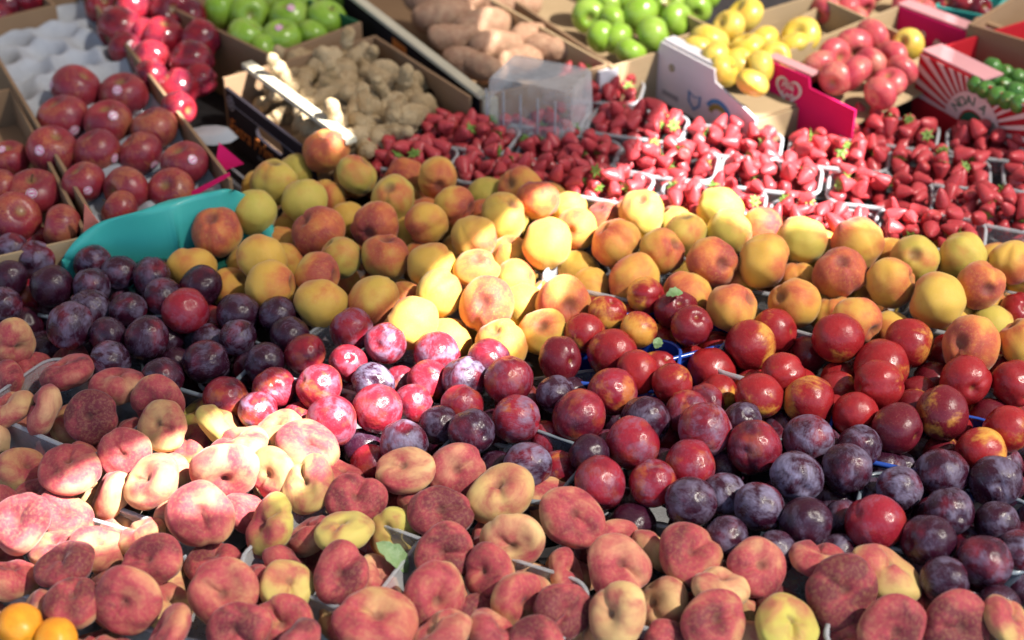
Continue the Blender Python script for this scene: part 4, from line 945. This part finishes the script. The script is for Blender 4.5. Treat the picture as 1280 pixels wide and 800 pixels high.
flatp('green_dome', [(ox+x, oz+z) for x, z in arc(.001, .024, 2, 178)], 'greenink', cJ.root, (0, -.0004, 0))
for k, ch in enumerate('NDAIA F'):
    if ch == ' ': continue
    a = R(150-21*k); rr = .0345
    text(ch, .021, cJ.root, 'greenink', (ox+rr*math.cos(a)-.0062*math.sin(a), -.0016, oz+rr*math.sin(a)+.0062*math.cos(a)), (math.pi/2, -(a-math.pi/2), 0), 'letter')
slab('lid_flap', (.0, .004, 0), (Lx*.48, .045, .003), M['pinkpale'], cJ.root).location = (0, 0, H+.002)
slab('rear_flap', (Lx*.3, 0, 0), (Lx*.95, .003, .035), M['redcard'], cJ.root).location = (0, .19, H-.004)
apples("1226 92 22 20;1240 100 22 20;1254 108 22 20;1268 114 22 20;1232 112 22 20;1246 120 22 20;1260 126 22 20;1274 130 22 20;1240 84 22 20;1256 92 22 20;1272 98 22 20;1220 106 20 18;1284 108 22 20;1286 122 22 20", 'lime', 'lime', 'in the striped red crate', 'small green lime', 'limes in the striped crate', .94, False, 0, (.013, .02), 'lime')
cM = crate('apple_crate', 'brown crate edge with red apples in the far back corner', (-30,30), (70,6), .40, .12, floor=.03)
apples("6 6 44 44;36 -4 44 44;-8 22 40 40;62 -16 44 44", 'deli', 'deli', 'in the far corner beyond the tray', 'red apple', 'red apples beyond the tray', .91, False, .2)
# --- beyond: box corner, teal crate, purple fruit
cL = crate('cardboard_box', 'tall open brown cardboard box in the back corner', (1210,30), (1330,66), .30, .16, floor=.10, z=.97)
cT = crate('plastic_crate', 'teal plastic crate far behind the striped box', (1168,8), (1240,22), .25, .10, wall='teal', floor=.03, z=.93, group='plastic crates')
apples("1185 2 30 28;1205 6 30 28;1225 10 28 26;1195 -10 30 28;1215 -6 30 28", 'deli', 'apple', 'in the teal crate', 'small dark purple fruit', 'purple fruit in the teal crate', .925, False, 0, (.016, .03), 'round_fruit')
apples("1128 10 34 30;1150 14 36 32;1162 -4 34 30;1138 -8 34 30", 'rosy', 'apple', 'behind the pink crate', 'pale pink fruit', 'pale pink fruit behind the pink crate', .915, False, 0, name='round_fruit')
# --- teal tub
def catmull(pts, n=8):
    out = []; m = len(pts)
    for i in range(m):
        p0, p1, p2, p3 = (np.array(pts[(i+k-1) % m], float) for k in range(4))
        for k in range(n):
            t = k/n; out.append(.5*((2*p1)+(-p0+p2)*t+(2*p0-5*p1+4*p2-p3)*t*t+(-p0+3*p1-3*p2+p3)*t**3))
    return out
tub = [(92,318,.905),(128,282,.935),(190,263,.95),(250,245,.955),(282,241,.955),(312,258,.92),(335,300,.885),(320,335,.87),(260,345,.87),(160,345,.87),(105,338,.875)]
W3 = catmull([tuple(at(x, y, z)) for x, y, z in tub]); cen = sum(W3)/len(W3)
def off(p, s, z): d = (p-cen); d[2] = 0; d = d/np.linalg.norm(d); return (p[0]+d[0]*s, p[1]+d[1]*s, z)
loops = [[off(p, -.030, TZ+.004) for p in W3], [off(p, -.012, TZ+.004+.5*(p[2]-TZ)) for p in W3], [off(p, -.004, p[2]-.006) for p in W3], [off(p, 0, p[2]) for p in W3], [off(p, .010, p[2]+.002) for p in W3], [off(p, .015, p[2]-.004) for p in W3], [off(p, .012, p[2]-.012) for p in W3], [off(p, -.022, TZ+.001) for p in W3]]
tb = link('plastic_tub', loops_mesh('plastic_tub', loops, True), None, M['teal']); tag(tb, 'turquoise plastic tub with wavy rim between apples and peaches', 'tub')
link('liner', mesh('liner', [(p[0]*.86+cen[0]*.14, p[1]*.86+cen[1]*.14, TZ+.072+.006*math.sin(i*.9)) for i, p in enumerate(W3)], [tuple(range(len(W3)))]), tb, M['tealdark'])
# --- pink paper corner
o = MB().prism([(-.018, 0), (.026, .012), (-.006, .045)], 0, .002).build('paper_corner', M['pinkcard'], None); o.location = at(283, 217, .90); o.rotation_euler = (R(-20), 0, R(10)); tag(o, 'hot pink folded paper corner by the black box', 'paper')
o = MB().prism([(-.045, -.020), (.03, .012), (.03, .018), (-.045, -.010)], 0, .002).build('paper_strip', M['pinkcard'], None); o.location = at(262, 234, .915); o.rotation_euler = (R(-25), 0, R(14)); tag(o, 'hot pink paper strip behind the turquoise tub', 'paper')
# --- clear box upside down over the strawberries
q = at(675, 152, TZ+.085)
a, b, h = .070, .052, .082
lp = [[(x, y, z) for x, y in rrect(a*s+o_, b*s+o_, .012+o_)] for s, o_, z in ((1, .004, 0), (1, .004, .003), (1, 0, .004), (.98, 0, h*.5), (.95, 0, h-.006), (.94, -.003, h-.001), (.92, -.004, h), (.90, -.005, h-.002))]
me = loops_mesh('clear_box', lp, False); k = len(lp)-1; nn = len(lp[0])
import bmesh
bm = bmesh.new(); bm.from_mesh(me); bm.verts.ensure_lookup_table(); bm.faces.new([bm.verts[k*nn+j] for j in range(nn)]); bm.to_mesh(me); bm.free()
bx = link('clear_box', me, None, M['frost']); bx.location = (q.x, q.y, q.z); bx.rotation_euler = (0, 0, R(-24)); tag(bx, 'frosted clear plastic box upside down on a strawberry punnet', 'box')
for i in range(5): slab('rib', (-a*.96+i*a*.40, -b*.985-.0025, .008), (-a*.96+i*a*.40+.003, -b*.985, h*.8), M['rim'], bx)
# --- leaves
def leaf(name, label, px, py, z, L, wd, rot, ax):
    vs = []; fs = []; n = 10
    for i in range(n+1):
        t = i/n; wv = wd*math.sin(math.pi*t)**.7*(1+.12*math.sin(i*2.4)); zc = .18*L*math.sin(math.pi*t)
        for s in (-1, -.5, 0, .5, 1): vs.append((L*(t-.5), s*wv, zc+abs(s)*.25*wv+.10*wd*math.sin(i*1.9+s*2)))
    for i in range(n):
        for j in range(4): a_ = i*5+j; fs.append((a_, a_+5, a_+6, a_+1))
    o = link(name, mesh(name, vs, fs, True), None, M['leaf']); o.location = at(px, py, z); o.rotation_mode = 'QUATERNION'; o.rotation_quaternion = axis_q(camdir(*ax), rot); tag(o, label, 'leaf', 'stray leaves')
leaf('green_leaf', 'curled green leaf inside the clear punnet of flat peaches', 490, 697, .885, .046, .011, 1.9, (.45, .35))
leaf('green_leaf', 'small dark leaf on the dark nectarine in the blue punnet', 843, 368, .93, .022, .007, .2, (0, .6))
leaf('green_leaf', 'small pale green leaf on the rim of the blue punnet', 822, 429, .90, .015, .006, 1.2, (0, .2))
# --- loquats
for i, (px, py, r, lab) in enumerate(((24, 784, .0225, 'bright orange loquat at the lower corner, bigger'), (70, 800, .020, 'smaller bright orange loquat beside the bigger one'))):
    o = place('loquat', MESH['loquat'][0], at(px, py, .905), r, axis_q(camdir(.5, -.4), i)); tag(o, lab, 'loquat', 'orange loquats'); link('stem', STEM, o)
# --- price-free punnet tag seen at the left
o = slab('punnet_tab', (-.004, -.001, -.016), (.004, .001, .016), M['whitecard']); o.location = at(33, 577, .86); o.rotation_euler = (0, R(-18), 0); tag(o, 'small pale plastic tab on the shaded punnet side', 'tab')
